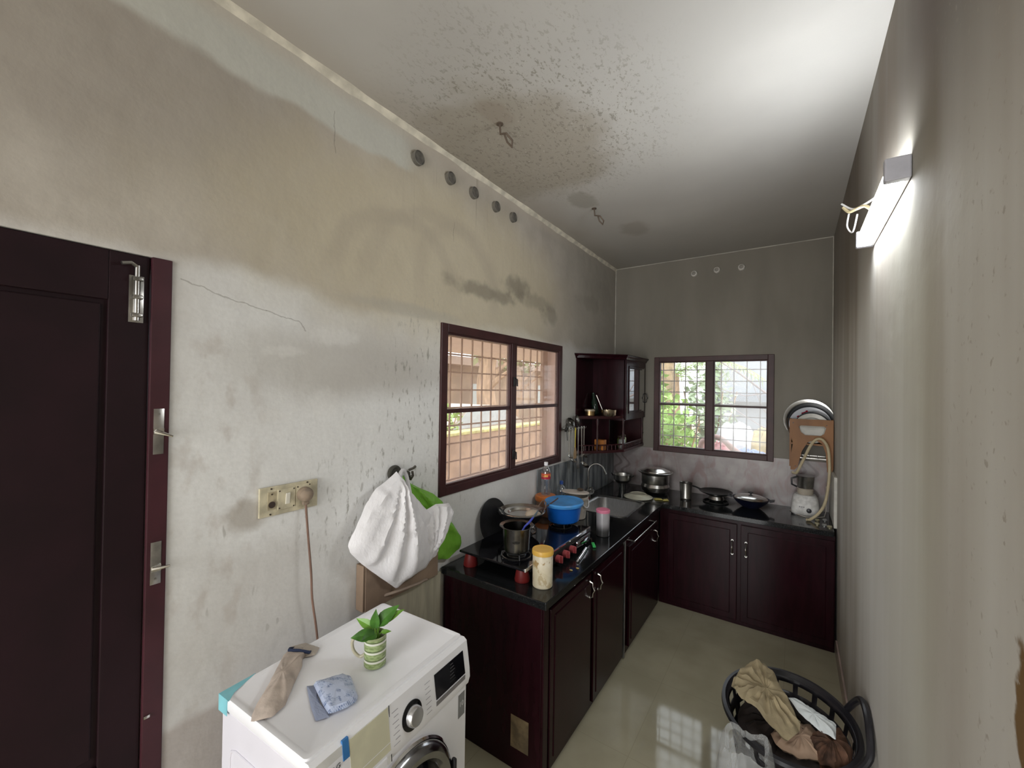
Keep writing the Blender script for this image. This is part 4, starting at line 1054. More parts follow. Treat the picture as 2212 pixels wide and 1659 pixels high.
# ------------------------------------------------------------------ wooden plate rack
WOOD = pm('orange_brown_wood', (.26, .115, .038), .5, var=.25, scale=6, vscale=(1, 1, .3))
rk = thing('plate_rack', 'orange-brown wooden plate rack on the back wall beside the right wall', 'rack', (1.62, -.1, 1.14))
FB = lambda u, v, h: Vector((u - 1.62, -.215 + h + .1, v - 1.14))
outer = [(1.487, 1.535), (1.748, 1.535), (1.748, 1.15), (1.715, 1.15), (1.706, 1.29), (1.685, 1.355), (1.64, 1.385), (1.595, 1.36), (1.56, 1.29), (1.535, 1.17), (1.515, 1.145), (1.49, 1.145), (1.493, 1.27), (1.505, 1.345), (1.485, 1.43)]
hole = [(1.540, 1.478), (1.555, 1.487), (1.695, 1.487), (1.708, 1.475), (1.695, 1.43), (1.675, 1.415), (1.58, 1.415), (1.555, 1.435)]
def plate_with_hole(mb, outer, hole, f, h0, h1):
    from mathutils.geometry import tessellate_polygon
    vs = [Vector((a, b, 0)) for a, b in outer]; hs = [Vector((a, b, 0)) for a, b in hole]
    tris = tessellate_polygon([vs, hs]); allp = outer + hole
    F = [mb.bm.verts.new(f(u, v, h0)) for u, v in allp]; B = [mb.bm.verts.new(f(u, v, h1)) for u, v in allp]
    for a, b, c in tris:
        mb.bm.faces.new((F[a], F[b], F[c])); mb.bm.faces.new((B[c], B[b], B[a]))
    n = len(outer); m = len(hole)
    for i in range(n): mb.bm.faces.new((F[i], F[(i + 1) % n], B[(i + 1) % n], B[i]))
    for i in range(m): mb.bm.faces.new((F[n + i], B[n + i], B[n + (i + 1) % m], F[n + (i + 1) % m]))
m_ = MB(); plate_with_hole(m_, outer, hole, FB, 0, .012); m_.build('front_board', WOOD, rk, False)
for x_ in (1.482, 1.740): box((x_ - 1.62, -.105, .03), (x_ + .012 - 1.62, .0865, .395)).build('side_board', WOOD, rk, False)
box((-.128, -.10, .20), (.124, .0865, .212)).build('shelf', WOOD, rk, False)
m_ = MB()
for k in range(5): m_.box((-.11 + k * .05, -.095, .10), (-.107 + k * .05, .08, .103))
m_.box((-.125, -.095, .097), (.122, -.09, .103)); m_.box((-.125, .075, .097), (.122, .08, .103)); m_.build('lower_wire_tray', STEEL_D, rk, False)
# screws
m_ = MB()
for x_, z_ in ((-.115, .365), (-.10, .035), (.09, .355)): m_.cyl((x_, -.116, z_), (x_, -.1145, z_), .004, 10)
m_.build('screw', DARKPL, rk)
def stand_plate(r, y, label, mat, x=1.618, z0=1.353, tilt=10, name='plate', rimmat=None):
    t = thing(name, label, 'plate', (x, y, z0))
    q = Matrix.Rotation(math.radians(90 - tilt), 3, 'X')
    MB().lathe([(0, 0), (r * .68, 0), (r * .76, .010), (r, .016), (r, .019), (r * .75, .013), (r * .67, .003), (0, .003)], (0, 0, r), 44, q).build('body', mat, t)
    return t
stand_plate(.165, -.040, 'largest steel plate standing at the back of the wooden rack', STEEL, 1.604)
stand_plate(.150, -.075, 'black plate standing in front of the largest steel plate in the rack', pm('black_plate', (.02, .022, .025), .3), 1.62)
nfl = NB('white_plate_red_flowers', .25); X_, Y_, Z_ = nfl.sep()
cc = nfl.mix(nfl.ramp(nfl.noise(10, 2), .3, .7), (.55, .57, .62), (.62, .64, .69))
for a_, b_, r_ in ((-.022, .225, .018), (-.045, .222, .010), (-.07, .195, .013), (-.02, .240, .009), (-.008, .232, .010)):
    cc = nfl.mix(nfl.blob((a_, 0, b_), (r_, 9, r_ * .7), .2, .6, 60), cc, (.30, .01, .03))
nfl.color(cc)
stand_plate(.135, -.11, 'white plate with red flowers standing in the wooden rack', nfl.m, 1.612)
stand_plate(.120, -.145, 'dark-rimmed plate standing before the flowered plate in the rack', pm('charcoal_plate', (.03, .035, .04), .3), 1.632)
stand_plate(.112, -.172, 'cream plate in front of all others in the wooden rack', pm('cream_plate_glaze', (.56, .55, .50), .3), 1.622)

# ------------------------------------------------------------------ tube light, hooks, pipes
tl = thing('tube_light', 'bright white tube light fixed high on the right wall', 'light', (W, -2.28, 2.335))
m_ = MB(); m_.box((-.012, -.305, -.030), (-.001, .305, .030), .003); m_.build('housing', pm('white_light_housing', (.75, .75, .78), .4), tl, False)
for s_ in (-1, 1): box((-.055, s_ * .303 - .013, -.031), (-.001, s_ * .303 + .013, .031), .004).build('end_cap', pm('grey_end_cap', (.45, .45, .50), .4), tl, False)
em = bpy.data.materials.new('glowing_tube'); em.use_nodes = True
b_ = em.node_tree.nodes['Principled BSDF']; b_.inputs['Emission Color'].default_value = (.95, .98, 1, 1); b_.inputs['Emission Strength'].default_value = TUBE_STRENGTH
b_.inputs['Base Color'].default_value = (.9, .9, .9, 1)
m_ = MB(); m_.prism([(-.0122, -.029)] + [(-.0125 - .038 * math.sin(PI * k / 12) ** .5, -.029 * math.cos(PI * k / 12)) for k in range(1, 12)] + [(-.0122, .029)], lambda u, v, h: Vector((u, h, v)), -.290, .290)
m_.build('diffuser', em, tl)
WIRE = pm('cream_cable', (.72, .62, .38), .5)
t = thing('cable_bundle', 'cream wires sticking out of the right wall beside the tube light', 'wires', (W, -2.02, 2.47))
m_ = MB()
m_.tube(smooth_path([(-.002, -.10, -.11), (-.03, -.02, -.03), (-.05, .06, -.005), (-.07, .11, .005), (-.085, .15, .04)]), .006, 8)
m_.build('cable', WIRE, t)
m_ = MB(); m_.tube(smooth_path([(-.002, -.02, .0), (-.03, .04, .0), (-.06, .10, .01), (-.09, .16, .06)]), .004, 8)
m_.tube(smooth_path([(-.07, .12, .0), (-.075, .12, -.05), (-.06, .09, -.085), (-.05, .05, -.03)]), .003, 8); m_.build('loose_wire', pm('white_wire', (.75, .75, .75), .4), t)
HK = pm('rusty_brown_wire', (.16, .125, .10), .5, .3)
def ceiling_hook(x, y, label, sh=0):
    t = thing('ceiling_hook', label, 'hook', (x, y, H))
    m_ = MB(); m_.cyl((0, 0, -.004), (0, 0, .0), .016, 14)
    m_.tube([(0, 0, 0), (.005, .0, -.05), (.045, -.01, -.065), (.065, .01, -.095), (.05, .03, -.11), (.03, .02, -.085), (.028, .0, -.06)], .005, 8)
    m_.build('hook', HK, t)
    return t
ceiling_hook(.375, -2.53, 'bent metal hook in the big damp stain on the ceiling')
ceiling_hook(.385, -1.46, 'small bent metal hook on the ceiling nearer the back wall')
pl_lbl = ['nearest the camera', 'second from the camera', 'third and middle one', 'fourth from the camera', 'farthest from the camera']
for i, (y_, s_) in enumerate(((-2.690, 1), (-2.464, .95), (-2.271, .95), (-2.061, .92), (-1.876, .9))):
    t = thing('pipe_stub', 'grey capped pipe stub high on the left wall, %s' % pl_lbl[i], 'pipe', (0, y_, 2.834))
    q = Matrix.Rotation(PI / 2, 3, 'Y')
    MB().lathe([(.034 * s_, -.002), (.034 * s_, .020), (.031 * s_, .022), (.031 * s_, .008), (0, .008)], (0, 0, 0), 24, q).build('pipe_ring', GREYPVC, t)
    MB().lathe([(.030 * s_, .010), (.030 * s_, .016), (0, .017)], (0, 0, 0), 24, q).build('cap', pm('dusty_grey_cap', (.13, .12, .105), .8, var=.3, scale=40), t)
for i, (x_, z_) in enumerate(((.746, 2.808), (.934, 2.814), (1.126, 2.810))):
    t = thing('pipe_stub', 'white pipe stub high on the back wall, %s of three' % ('left', 'middle', 'right')[i], 'pipe', (x_, 0, z_))
    q = Matrix.Rotation(PI / 2, 3, 'X')
    MB().lathe([(.028, -.002), (.028, .014), (.024, .024), (.017, .028), (.017, .010), (0, .010)], (0, 0, 0), 22, q).build('pipe_ring', pm('white_pvc', (.62, .60, .56), .45), t)
    MB().lathe([(.0168, .011), (0, .0115)], (0, 0, 0), 18, q).build('bore', pm('shaded_pipe_plug', (.30, .28, .25), .7), t)

# ------------------------------------------------------------------ switchboard, plug and cord
sb = thing('switch_board', 'aged cream switch and socket plate on the left wall above the washing machine', 'switch', (0, -3.270, 1.333))
PY = .104
m_ = MB(); m_.box((.001, -PY, -.052), (.010, PY, .050), .002); m_.build('cover_plate', CREAMPL, sb, False)
m_ = MB(); m_.box((.009, -.078, -.03), (.0115, -.050, .032), .001); m_.build('indicator_plate', pm('brown_cream_insert', (.42, .36, .24), .5, var=.3, scale=30), sb, False)
MB().cyl((.011, -.064, -.012), (.015, -.064, -.012), .011, 18).build('indicator', pm('dark_brown_lens', (.05, .035, .03), .3), sb)
m_ = MB(); m_.box((.009, -.044, -.036), (.013, .018, .036), .001); sp_ = m_.build('switch_plate', CREAMPL, sb, False)
m_ = MB(); m_.box((.012, -.018, -.020), (.0165, -.002, .020), .002, Matrix.Rotation(.09, 3, 'Y')); m_.build('rocker', pm('cream_rocker', (.70, .67, .58), .4), sp_, False)
m_ = MB(); m_.box((.009, .020, -.036), (.0125, .078, .040), .001); m_.build('socket_plate', CREAMPL, sb, False)
m_ = MB()
for y_, z_ in ((-.066, .043), (-.068, -.045), (.062, .044), (-.038, .030), (.012, .031), (-.038, -.030), (.012, -.031), (.026, .033), (.071, .035), (-.064, .024)):
    m_.cyl((.0095, y_, z_), (.0135, y_, z_), .0028, 8)
m_.build('screw', pm('rusty_screw', (.05, .035, .025), .6), sb)
pc = thing('power_cord', 'brown plug and cord hanging from the socket behind the washing machine', 'cord', (0, -3.222, 1.333))
m_ = MB(); m_.lathe([(0, 0), (.026, 0), (.027, .010), (.024, .026), (.014, .034), (0, .035)], (.0127, 0, .004), 24, Matrix.Rotation(PI / 2, 3, 'Y')); m_.box((.018, -.011, -.035), (.034, .013, -.018), .005)
m_.build('plug', pm('dirty_brown_plug', (.26, .20, .15), .5, var=.3, scale=30), pc)
m_ = MB(); m_.tube(smooth_path([(.026, .002, -.03), (.028, .003, -.06), (.040, .006, -.16), (.048, .014, -.28), (.045, .022, -.38), (.040, .040, -.48), (.045, .047, -.56), (.05, .05, -.70)]), .0042, 8); m_.build('cord', BROWNPL, pc)

# ------------------------------------------------------------------ hanging bags on wall hook
t = thing('wall_hook', 'dark round wall knob with a branching hook left of the window', 'hook', (0, -2.795, 1.345))
m_ = MB(); m_.lathe([(.02, 0), (.034, .004), (.036, .012), (.034, .018), (.026, .020), (.020, .014), (0, .012)], (0, -.005, .0), 26, Matrix.Rotation(PI / 2, 3, 'Y')); m_.build('knob', pm('dark_olive_knob', (.05, .048, .038), .4), t)
m_ = MB(); m_.cyl((0, .075, -.02), (.010, .075, -.02), .016, 16)
m_.tube([(.008, .075, -.035), (.03, .075, -.04), (.045, .075, -.02), (.045, .070, .0)], .006, 8); m_.tube([(.008, .085, .0), (.03, .09, .01), (.04, .095, .02)], .006, 8); m_.tube([(.02, .075, -.03), (.05, .06, -.02)], .005)
m_.build('hook', pm('grey_brown_metal', (.10, .09, .075), .5, .3), t)
def plastic(name, col, trans=.35, rough=.32, alpha=1.0):
    if name in _mc: return _mc[name]
    m = bpy.data.materials.new(name); m.use_nodes = True; tr = m.node_tree; pb = tr.nodes['Principled BSDF']
    pb.inputs['Base Color'].default_value = (*col, 1); pb.inputs['Roughness'].default_value = rough; pb.inputs['Alpha'].default_value = alpha
    tl_ = tr.nodes.new('ShaderNodeBsdfTranslucent'); tl_.inputs[0].default_value = (*col, 1)
    mx = tr.nodes.new('ShaderNodeMixShader'); mx.inputs[0].default_value = trans
    no = tr.nodes.new('ShaderNodeTexNoise'); no.inputs['Scale'].default_value = 22; no.inputs['Detail'].default_value = 5
    bp_ = tr.nodes.new('ShaderNodeBump'); bp_.inputs['Strength'].default_value = .35; bp_.inputs['Distance'].default_value = .01
    tr.links.new(no.outputs['Fac'], bp_.inputs['Height']); tr.links.new(bp_.outputs[0], pb.inputs['Normal'])
    tr.links.new(pb.outputs[0], mx.inputs[1]); tr.links.new(tl_.outputs[0], mx.inputs[2]); tr.links.new(mx.outputs[0], tr.nodes['Material Output'].inputs[0])
    _mc[name] = m; return m
WB = [(-2.842, 1.367), (-2.817, 1.341), (-2.793, 1.292), (-2.750, 1.253), (-2.700, 1.20), (-2.646, 1.140), (-2.636, 1.08), (-2.640, 1.019), (-2.642, .908), (-2.667, .883), (-2.760, .880), (-2.806, .866), (-2.825, .847), (-2.899, .914), (-3.010, 1.020), (-3.066, 1.083), (-3.075, 1.117), (-3.059, 1.147), (-3.024, 1.208), (-2.992, 1.261), (-2.949, 1.314), (-2.898, 1.334)]
o = thing('plastic_bag', 'milky white carrier bag hanging full from the wall hook', 'bag', (0.075, -2.82, 1.36))
OB = lambda x0, oy, oz: (lambda u, v, h: Vector((x0 + h, u - oy, v - oz)))
m_ = MB(); m_.pillow(WB, OB(0, -2.82, 1.36), .075, .045, 14, 110, folds=.019, apex=(-2.83, 1.37), seed=2.3, rnd=.006, nf=22)
WBM = plastic('milky_plastic', (.94, .925, .945), .12)
m_.build('bag_body', WBM, o)
m_ = MB(); m_.pillow([(-2.674, 1.160), (-2.608, 1.174), (-2.520, 1.160), (-2.493, 1.123), (-2.511, 1.087), (-2.542, 1.036), (-2.569, .985), (-2.615, .92), (-2.668, .905), (-2.715, .98), (-2.735, 1.05), (-2.71, 1.12)], OB(.01, -2.82, 1.36), .035, .03, 10, 70, folds=.022, apex=(-2.65, .93), seed=5.1, rnd=.006, nf=20)
m_.build('side_gusset', WBM, o)
m_ = MB(); m_.tube(smooth_path([(.0, -.01, -.06), (.0, -.005, -.015), (-.02, .03, .0), (-.03, .06, -.03), (-.015, .07, -.11)]), .009, 8, rs=None); m_.build('bag_handle', WBM, o)
o = thing('plastic_bag', 'bright green carrier bag hanging behind the white one', 'bag', (.03, -2.73, 1.33))
m_ = MB(); m_.pillow([(-2.767, 1.331), (-2.730, 1.292), (-2.686, 1.265), (-2.572, 1.209), (-2.507, 1.155), (-2.476, 1.086), (-2.437, 1.029), (-2.359, .934), (-2.355, .90), (-2.370, .872), (-2.455, .845), (-2.550, .874), (-2.60, .913), (-2.68, 1.028), (-2.70, 1.172), (-2.745, 1.242)], OB(0, -2.73, 1.33), .03, .022, 12, 90, folds=.02, apex=(-2.76, 1.33), seed=8.8, rnd=.010, nf=26)
m_.build('bag_body', plastic('bright_green_plastic_film', (.26, .60, .07), .25), o)
# board and carton between machine and cabinet
o = thing('wooden_board', 'pale upright board leaning on the wall between washing machine and cabinet', 'board', (.03, -2.70, 0))
m_ = MB(); m_.box((-.018, -.20, 0), (.0, .192, .80), .002); m_.build('board', pm('pale_streaked_board', (.40, .37, .28), .7, var=.14, scale=5, vscale=(1, 5, .8)), o, False)
o = thing('cardboard_box', 'flat brown cardboard carton hanging behind the white bag', 'box', (.0, -2.76, .805))
m_ = MB(); m_.box((.003, -.225, 0), (.05, .21, .19), .002); m_.build('carton', CARD, o, False)
m_ = MB(); m_.prism([(-.225, .0), (-.08, 0.), (-.08, .20), (-.225, .21)], lambda u, v, h: Vector((.05 + h + max(0, -.08 - u) * .1, u, v)), 0, .004); m_.build('flap', pm('cardboard_darker', (.20, .14, .10), .85, bump=.1), o, False)
m_ = MB(); m_.box((.0505, -.05, .06), (.0515, .0, .11)); m_.box((.0512, -.045, .065), (.052, -.005, .105)); m_.build('printed_mark', pm('dark_print', (.06, .04, .03), .7), o, False)
o = tag(MB().tube(smooth_path([(.055, -2.882, .837), (.075, -2.80, .836), (.075, -2.70, .826), (.066, -2.66, .822), (.06, -2.635, .815)]), .006, 8, rs=None).build('wood_stick', pm('weathered_stick', (.30, .23, .18), .8)), 'thin rough wooden stick wedged against the carton', 'stick')

# ------------------------------------------------------------------ washing machine
wm = thing('washing_machine', 'white front-loading washing machine against the left wall', 'washing machine', (.152, -3.535, 0), .0563)
ZM = .85
m_ = MB(); m_.box((.0, .006, .02), (.400, .594, .815), .008); m_.build('cabinet', WHITEPL2, wm, False)
m_ = MB(); R = loops(m_, [[(x + .205, y + .3, z) for x, y in rrect(a, b, .012)] for a, b, z in ((.203, .298, .816), (.206, .300, .822), (.206, .300, .842), (.203, .297, ZM), (.190, .286, ZM), (.186, .282, ZM - .0025))])
m_.bm.faces.new(R[-1]); m_.bm.faces.new(R[0]); m_.build('lid_panel', WHITEPL, wm)
# front fascia: slightly bowed section extruded along y
prof = [(.400, .845), (.418, .846), (.430, .838), (.445, .745), (.447, .715), (.440, .690), (.430, .684), (.430, .03), (.400, .02)]
m_ = MB(); m_.prism(prof, lambda u, v, h: Vector((u, h, v)), .002, .598); m_.build('front_panel', WHITEPL, wm, True)
def fx(z):   # fascia surface x at height z
    return .430 + (.838 - z) / (.838 - .745) * .015 if z > .745 else .446
def slab_on_front(name, y0, y1, z0, z1, mat, th=.002, par=wm):
    m_ = MB(); a, b = fx(z0), fx(z1)
    m_._add([(a - .004, y0, z0), (a - .004, y1, z0), (a + th, y1, z0), (a + th, y0, z0), (b - .004, y0, z1), (b - .004, y1, z1), (b + th, y1, z1), (b + th, y0, z1)],
            [(3, 2, 1, 0), (4, 5, 6, 7), (0, 1, 5, 4), (1, 2, 6, 5), (2, 3, 7, 6), (3, 0, 4, 7)])
    return m_.build(name, mat, par, False)
dsp = slab_on_front('display', .422, .570, .742, .816, BLACKGLASS, .0015)
m_ = MB()
for k in range(6):
    z_ = .806 - k * .010; m_.box((fx(z_) + .0016, .50 - .002 * k, z_ - .0015), (fx(z_) + .0019, .50 + .014 + .003 * (k % 3), z_ + .0005))
m_.build('display_print', pm('dim_grey_print', (.12, .12, .13), .5), dsp, False)
slab_on_front('display_trim', .422, .570, .722, .736, pm('grey_trim', (.35, .34, .36), .3, .6), .0015)
m_ = MB(); q = Matrix.Rotation(math.radians(90 - 8), 3, 'Y')
m_.lathe([(.040, 0), (.040, .003), (.030, .006), (.0, .006)], (fx(.762) - .001, .318, .762), 36, q); dk = m_.build('dial_ring', BLACKGLASS, wm)
m_ = MB(); m_.lathe([(.029, .004), (.027, .020), (.024, .024), (0, .025)], (fx(.762) - .001, .318, .762), 36, q); m_.build('dial', pm('silver_dial', (.66, .66, .68), .25, .9), wm)
pr_ = pm('grey_programme_print', (.40, .40, .43), .5)
m_ = MB()
for k in range(7):
    z_ = .812 - k * .0145
    for y0_, y1_ in ((.245 + .006 * (k % 2), .268), (.378, .402 - .004 * (k % 2))):
        m_.box((fx(z_) + .0001, y0_, z_ - .0010), (fx(z_) + .0006, y1_, z_ + .0006))
m_.build('programme_print', pr_, wm, False)
# detergent drawer with cream energy sticker
dw = slab_on_front('drawer', .012, .235, .690, .838, pm('cream_drawer_front', (.82, .82, .80), .35), .0012)
slab_on_front('drawer_sticker', .105, .232, .725, .836, pm('pale_yellow_sticker', (.70, .68, .50), .45, var=.08), .0018, dw)
slab_on_front('drawer_gap', .2355, .2375, .690, .838, DARKPL, .0016, wm)
m_ = MB(); m_.box((.4455, .130, .693), (.449, .220, .716), .003); m_.build('drawer_grip', WHITEPL, dw, False)
slab_on_front('tape', .085, .103, .800, .846, pm('blue_tape', (.05, .22, .55), .3), .0022, dw)
rot = Matrix(((0, 0, 1, 0), (1, 0, 0, 0), (0, 1, 0, 0), (0, 0, 0, 1)))
text_mesh('logo_text', 'LG', .018, pm('dark_grey_logo', (.12, .12, .13), .4), wm, Matrix.Translation((fx(.800) + .0019, .066, .800)) @ rot)
# warranty sticker
m_ = MB(); m_.box((.4295, .555, .585), (.4312, .590, .665)); stk = m_.build('sticker', pm('grey_sticker', (.22, .22, .22), .4), wm, False)
text_mesh('sticker_text', '10', .024, pm('silver_print', (.60, .60, .60), .4), stk, Matrix.Translation((.4314, .5725, .628)) @ rot)
# door
dz, dy = .462, .295
q = Matrix.Rotation(PI / 2, 3, 'Y')
m_ = MB(); m_.lathe([(.205, -.002), (.205, .012), (.196, .030), (.180, .040), (.162, .038), (.150, .022)], (.430, dy, dz), 64, q); wd = m_.build('door_ring', pm('dark_chrome_ring', (.34, .34, .35), .16, 1), wm)
MB().lathe([(.206, .0), (.211, .002), (.211, .010), (.205, .016)], (.430, dy, dz), 64, q).build('door_surround', CHROME, wd)
MB().lathe([(.152, .022), (.13, .032), (.09, .040), (0, .044)], (.430, dy, dz), 48, q).build('door_glass', BLACKGLASS, wd)
MB().box((.455, .488, dz - .05), (.472, .502, dz + .05), .005).build('door_handle', DARKPL, wd)
# pressed panels on the side facing the camera
m_ = MB()
for x0_, x1_, z1_ in ((.055, .36, .72), (.115, .30, .66), (.20, .245, .60)):
    m_.tube([(x0_, .0055, .05), (x0_, .0055, z1_ - .03), (x0_ + .006, .0055, z1_ - .010), (x0_ + .03, .0055, z1_), (x1_ - .03, .0055, z1_), (x1_ - .006, .0055, z1_ - .010), (x1_, .0055, z1_ - .03), (x1_, .0055, .05)], .0035, 8)
m_.build('pressed_ridge', WHITEPL2, wm)
m_ = MB(); TQ = pm('turquoise_tape', (.25, .62, .70), .3, var=.1)
m_.prism([(-.0015, -.0015), (.055, -.0015), (.03, .025), (-.0015, .10)], XY(ZM), .0, .0009); m_.box((-.0015, -.0018, ZM - .045), (.045, -.0002, ZM + .0005)); m_.box((-.0018, -.0015, ZM - .045), (-.0002, .05, ZM + .0005)); m_.build('corner_tape', TQ, wm, False)
for x_, y_ in ((.05, .06), (.36, .06), (.05, .54), (.36, .54)): MB().cyl((x_, y_, 0), (x_, y_, .024), .022, 14).build('foot', DARKPL, wm)

# mug with pothos cutting
mg = thing('mug', 'green and white banded mug standing on the washing machine', 'mug', (.405, -3.196, ZM - .0025 + .003))
def mug_mat():
    n = NB('green_banded_glaze', .25); X, Y, Z = n.sep()
    c = n.mix(n.ramp(n.noise(1, 3, n.mapping((60, 60, 160))), .35, .65), (.20, .27, .10), (.34, .42, .20))
    for z_ in (.022, .050, .078):
        c = n.mix(n.band(Z, z_, .0025, .0010), c, (.70, .70, .62))
        c = n.mix(n.band(Z, z_ + .0055, .0007, .0006), c, (.06, .07, .04))
    c = n.mix(n.ramp(Z, .088, .092), c, (.30, .34, .18))
    n.color(c); return n.m
MB().lathe([(0, 0), (.031, 0), (.034, .003), (.034, .094), (.032, .096), (.030, .093), (.030, .008), (0, .006)], n=40).build('body', mug_mat(), mg)
hd = Vector((-.826, -.563, 0))
m_ = MB(); m_.tube(smooth_path([hd * .032 + Vector((0, 0, .080)), hd * .052 + Vector((0, 0, .090)), hd * .073 + Vector((0, 0, .072)), hd * .070 + Vector((0, 0, .042)), hd * .050 + Vector((0, 0, .022)), hd * .033 + Vector((0, 0, .030))]), .005, 10); m_.build('handle', pm('cream_glaze', (.52, .48, .36), .3), mg)
pt = thing('pothos_cutting', 'fresh green leafy cutting standing in the banded mug', 'plant', (.405, -3.196, ZM + .02))
GL = pm('glossy_green_leaf', (.055, .16, .022), .35, var=.35, scale=30); GL2 = pm('bright_green_leaf', (.14, .30, .04), .35, var=.3, scale=30)
rr = Vector((.826, .563, 0)); ff = Vector((-.563, .826, 0)); uz = Vector((0, 0, 1))
specs = [((-.3, .1, .083), (-.85, .0, .45), .062, .030, GL2), ((-.25, -.4, .07), (-1., -.5, .12), .062, .040, GL), ((.0, -.1, .085), (.0, -.1, 1.), .058, .034, GL), ((.3, .0, .095), (.75, .2, .75), .080, .046, GL), ((.5, .1, .10), (1., .2, .55), .078, .030, GL2), ((.1, -.5, .075), (-.35, -.9, .25), .055, .040, GL), ((.6, .1, .07), (1., .1, .05), .03, .014, GL2)]
stm = MB()
for i, (b, d, L, w_, mt) in enumerate(specs):
    bb = rr * b[0] * .03 + ff * b[1] * .03 + uz * (b[2] + .01)
    dd_ = rr * d[0] + ff * d[1] + uz * d[2]
    m_ = MB(); m_.leaf(bb, dd_, L, w_, nrm=(uz * .6 - ff * .8), bend=.18); m_.build('leaf', mt, pt)
    stm.tube([(0.002 * i - .005, 0, -.008), bb * .6 + uz * .02, bb], .0018, 6)
stm.build('stem', GL2, pt)
# sock and packet
SK = pm('dirty_beige_knit', (.50, .42, .36), .9, var=.22, scale=18, bump=.25)
o = thing('sock', 'worn beige sock with blue stripe lying on the washing machine', 'sock', (.24, -3.41, ZM - .002))
A2 = lambda z: (lambda u, v, h: Vector((u - .24, v + 3.41, z + h)))
SKO = [(.316, -3.521), (.335, -3.532), (.352, -3.514), (.366, -3.490), (.350, -3.450), (.288, -3.392), (.236, -3.340), (.198, -3.318), (.192, -3.300), (.150, -3.300), (.128, -3.322), (.140, -3.350), (.204, -3.410), (.251, -3.454), (.291, -3.496)]
m_ = MB(); m_.pillow(SKO, A2(.006), .028, .005, 10, 70, folds=.004, rnd=.004, seed=4, fexp=.5); m_.build('knit_body', SK, o)
m_ = MB(); m_.tube(smooth_path([(.219 - .24, -3.365 + 3.41, .024), (.246 - .24, -3.397 + 3.41, .0275), (.275 - .24, -3.428 + 3.41, .0285), (.305 - .24, -3.458 + 3.41, .027), (.33 - .24, -3.482 + 3.41, .023)]), .0022, 6); m_.build('stripe', pm('navy_stripe', (.03, .07, .25), .8), o)
m_ = MB(); m_.tube([(p[0] - .24, p[1] + 3.41, z) for p, z in (((.126, -3.322), .012), ((.150, -3.337), .024), ((.180, -3.322), .026), ((.206, -3.30), .018), ((.192, -3.288), .008), ((.16, -3.298), .010), ((.135, -3.306), .008))], .005, 8, closed=True); m_.build('cuff', pm('navy_knit', (.02, .03, .07), .85), o)
m_ = MB(); m_.pillow([(.105, -3.315), (.13, -3.27), (.19, -3.255), (.215, -3.285), (.20, -3.31), (.15, -3.33)], A2(.005), .010, .003, 6, 40, folds=.004, rnd=.002, seed=9); m_.build('cuff_cloth', pm('beige_cuff', (.52, .46, .40), .9, var=.15), o)
def packet_mat():
    n = NB('blue_white_printed_wrapper', .25); X, Y, Z = n.sep()
    v = n.mapping((1, 1, 1), (0, 0, math.radians(-24)))
    br = n.t.nodes.new('ShaderNodeTexBrick'); n.link(v, br.inputs['Vector']); br.inputs['Scale'].default_value = 60
    br.inputs['Color1'].default_value = (.45, .52, .68, 1); br.inputs['Color2'].default_value = (.12, .17, .32, 1); br.inputs['Mortar'].default_value = (.52, .58, .74, 1); br.inputs['Mortar Size'].default_value = .03
    c = n.mix(n.ramp(n.noise(45, 3), .48, .56), (.50, .56, .72), br.outputs['Color'])
    n.color(c); return n.m
o = thing('soap_packet', 'blue and white printed plastic packet on the washing machine', 'packet', (.43, -3.35, ZM - .002))
A3 = lambda z: (lambda u, v, h: Vector((u - .43, v + 3.35, z + h)))
m_ = MB(); m_.pillow([(.344, -3.366), (.380, -3.293), (.411, -3.284), (.490, -3.318), (.501, -3.332), (.501, -3.360), (.483, -3.403), (.446, -3.396)], A3(.008), .020, .006, 9, 64, folds=.002, rnd=.002, seed=6, fexp=.28); m_.build('wrapper', packet_mat(), o)
m_ = MB(); m_.pillow([(.325, -3.376), (.345, -3.353), (.37, -3.375), (.45, -3.400), (.488, -3.402), (.468, -3.432), (.410, -3.412)], A3(.003), .006, .002, 6, 50, folds=.004, rnd=.002, seed=7); m_.build('loose_wrap', plastic('pale_blue_film', (.42, .47, .62), .3, .2), o)

# ------------------------------------------------------------------ laundry basket
BX, BY, BA, BB, BZ = 1.495, -1.945, .232, .285, .40
BK = pm('black_basket_plastic', (.018, .017, .021), .35, var=.2)
bs = thing('laundry_basket', 'black plastic basket with slots and hoop handle by the right wall', 'basket', (BX, BY, 0))
m_ = MB(); n = 72
rows = [(.70, 0), (.72, .01), (.76, .08), (.80, .15), (.84, .20), (.88, .255), (.90, .285), (.93, .325), (.955, .36), (.98, .385)]
ring = [[m_.bm.verts.new((BA * s_ * math.cos(2 * PI * k / n), BB * s_ * math.sin(2 * PI * k / n), z)) for k in range(n)] for s_, z in rows]
for j in range(len(rows) - 1):
    for k in range(n):
        slot = (j in (2, 3, 5, 7 - 1)) and False
        if j in (5, 7) and (k % 4) in (1, 2, 3) and j == 7: continue
        if j in (2, 3, 5) and (k % 4) in (1, 2): continue
        m_.bm.faces.new((ring[j][k], ring[j][(k + 1) % n], ring[j + 1][(k + 1) % n], ring[j + 1][k]))
m_.bm.faces.new(ring[0])
bo = m_.build('basket_body', BK, bs)
sm = bo.modifiers.new('thickness', 'SOLIDIFY'); sm.thickness = .004
MB().lathe([(.96, .383), (1.0, .400), (1.055, .398), (1.065, .385), (1.055, .380), (1.0, .385)], (0, 0, 0), 72, Matrix(((BA, 0, 0), (0, BB, 0), (0, 0, 1)))).build('rim', BK, bs)
def rimpt(a, k=1.02, z=.395): return Vector((BA * k * math.cos(a), BB * k * math.sin(a), z))
m_ = MB()
a0, a1 = math.radians(30), math.radians(-42)
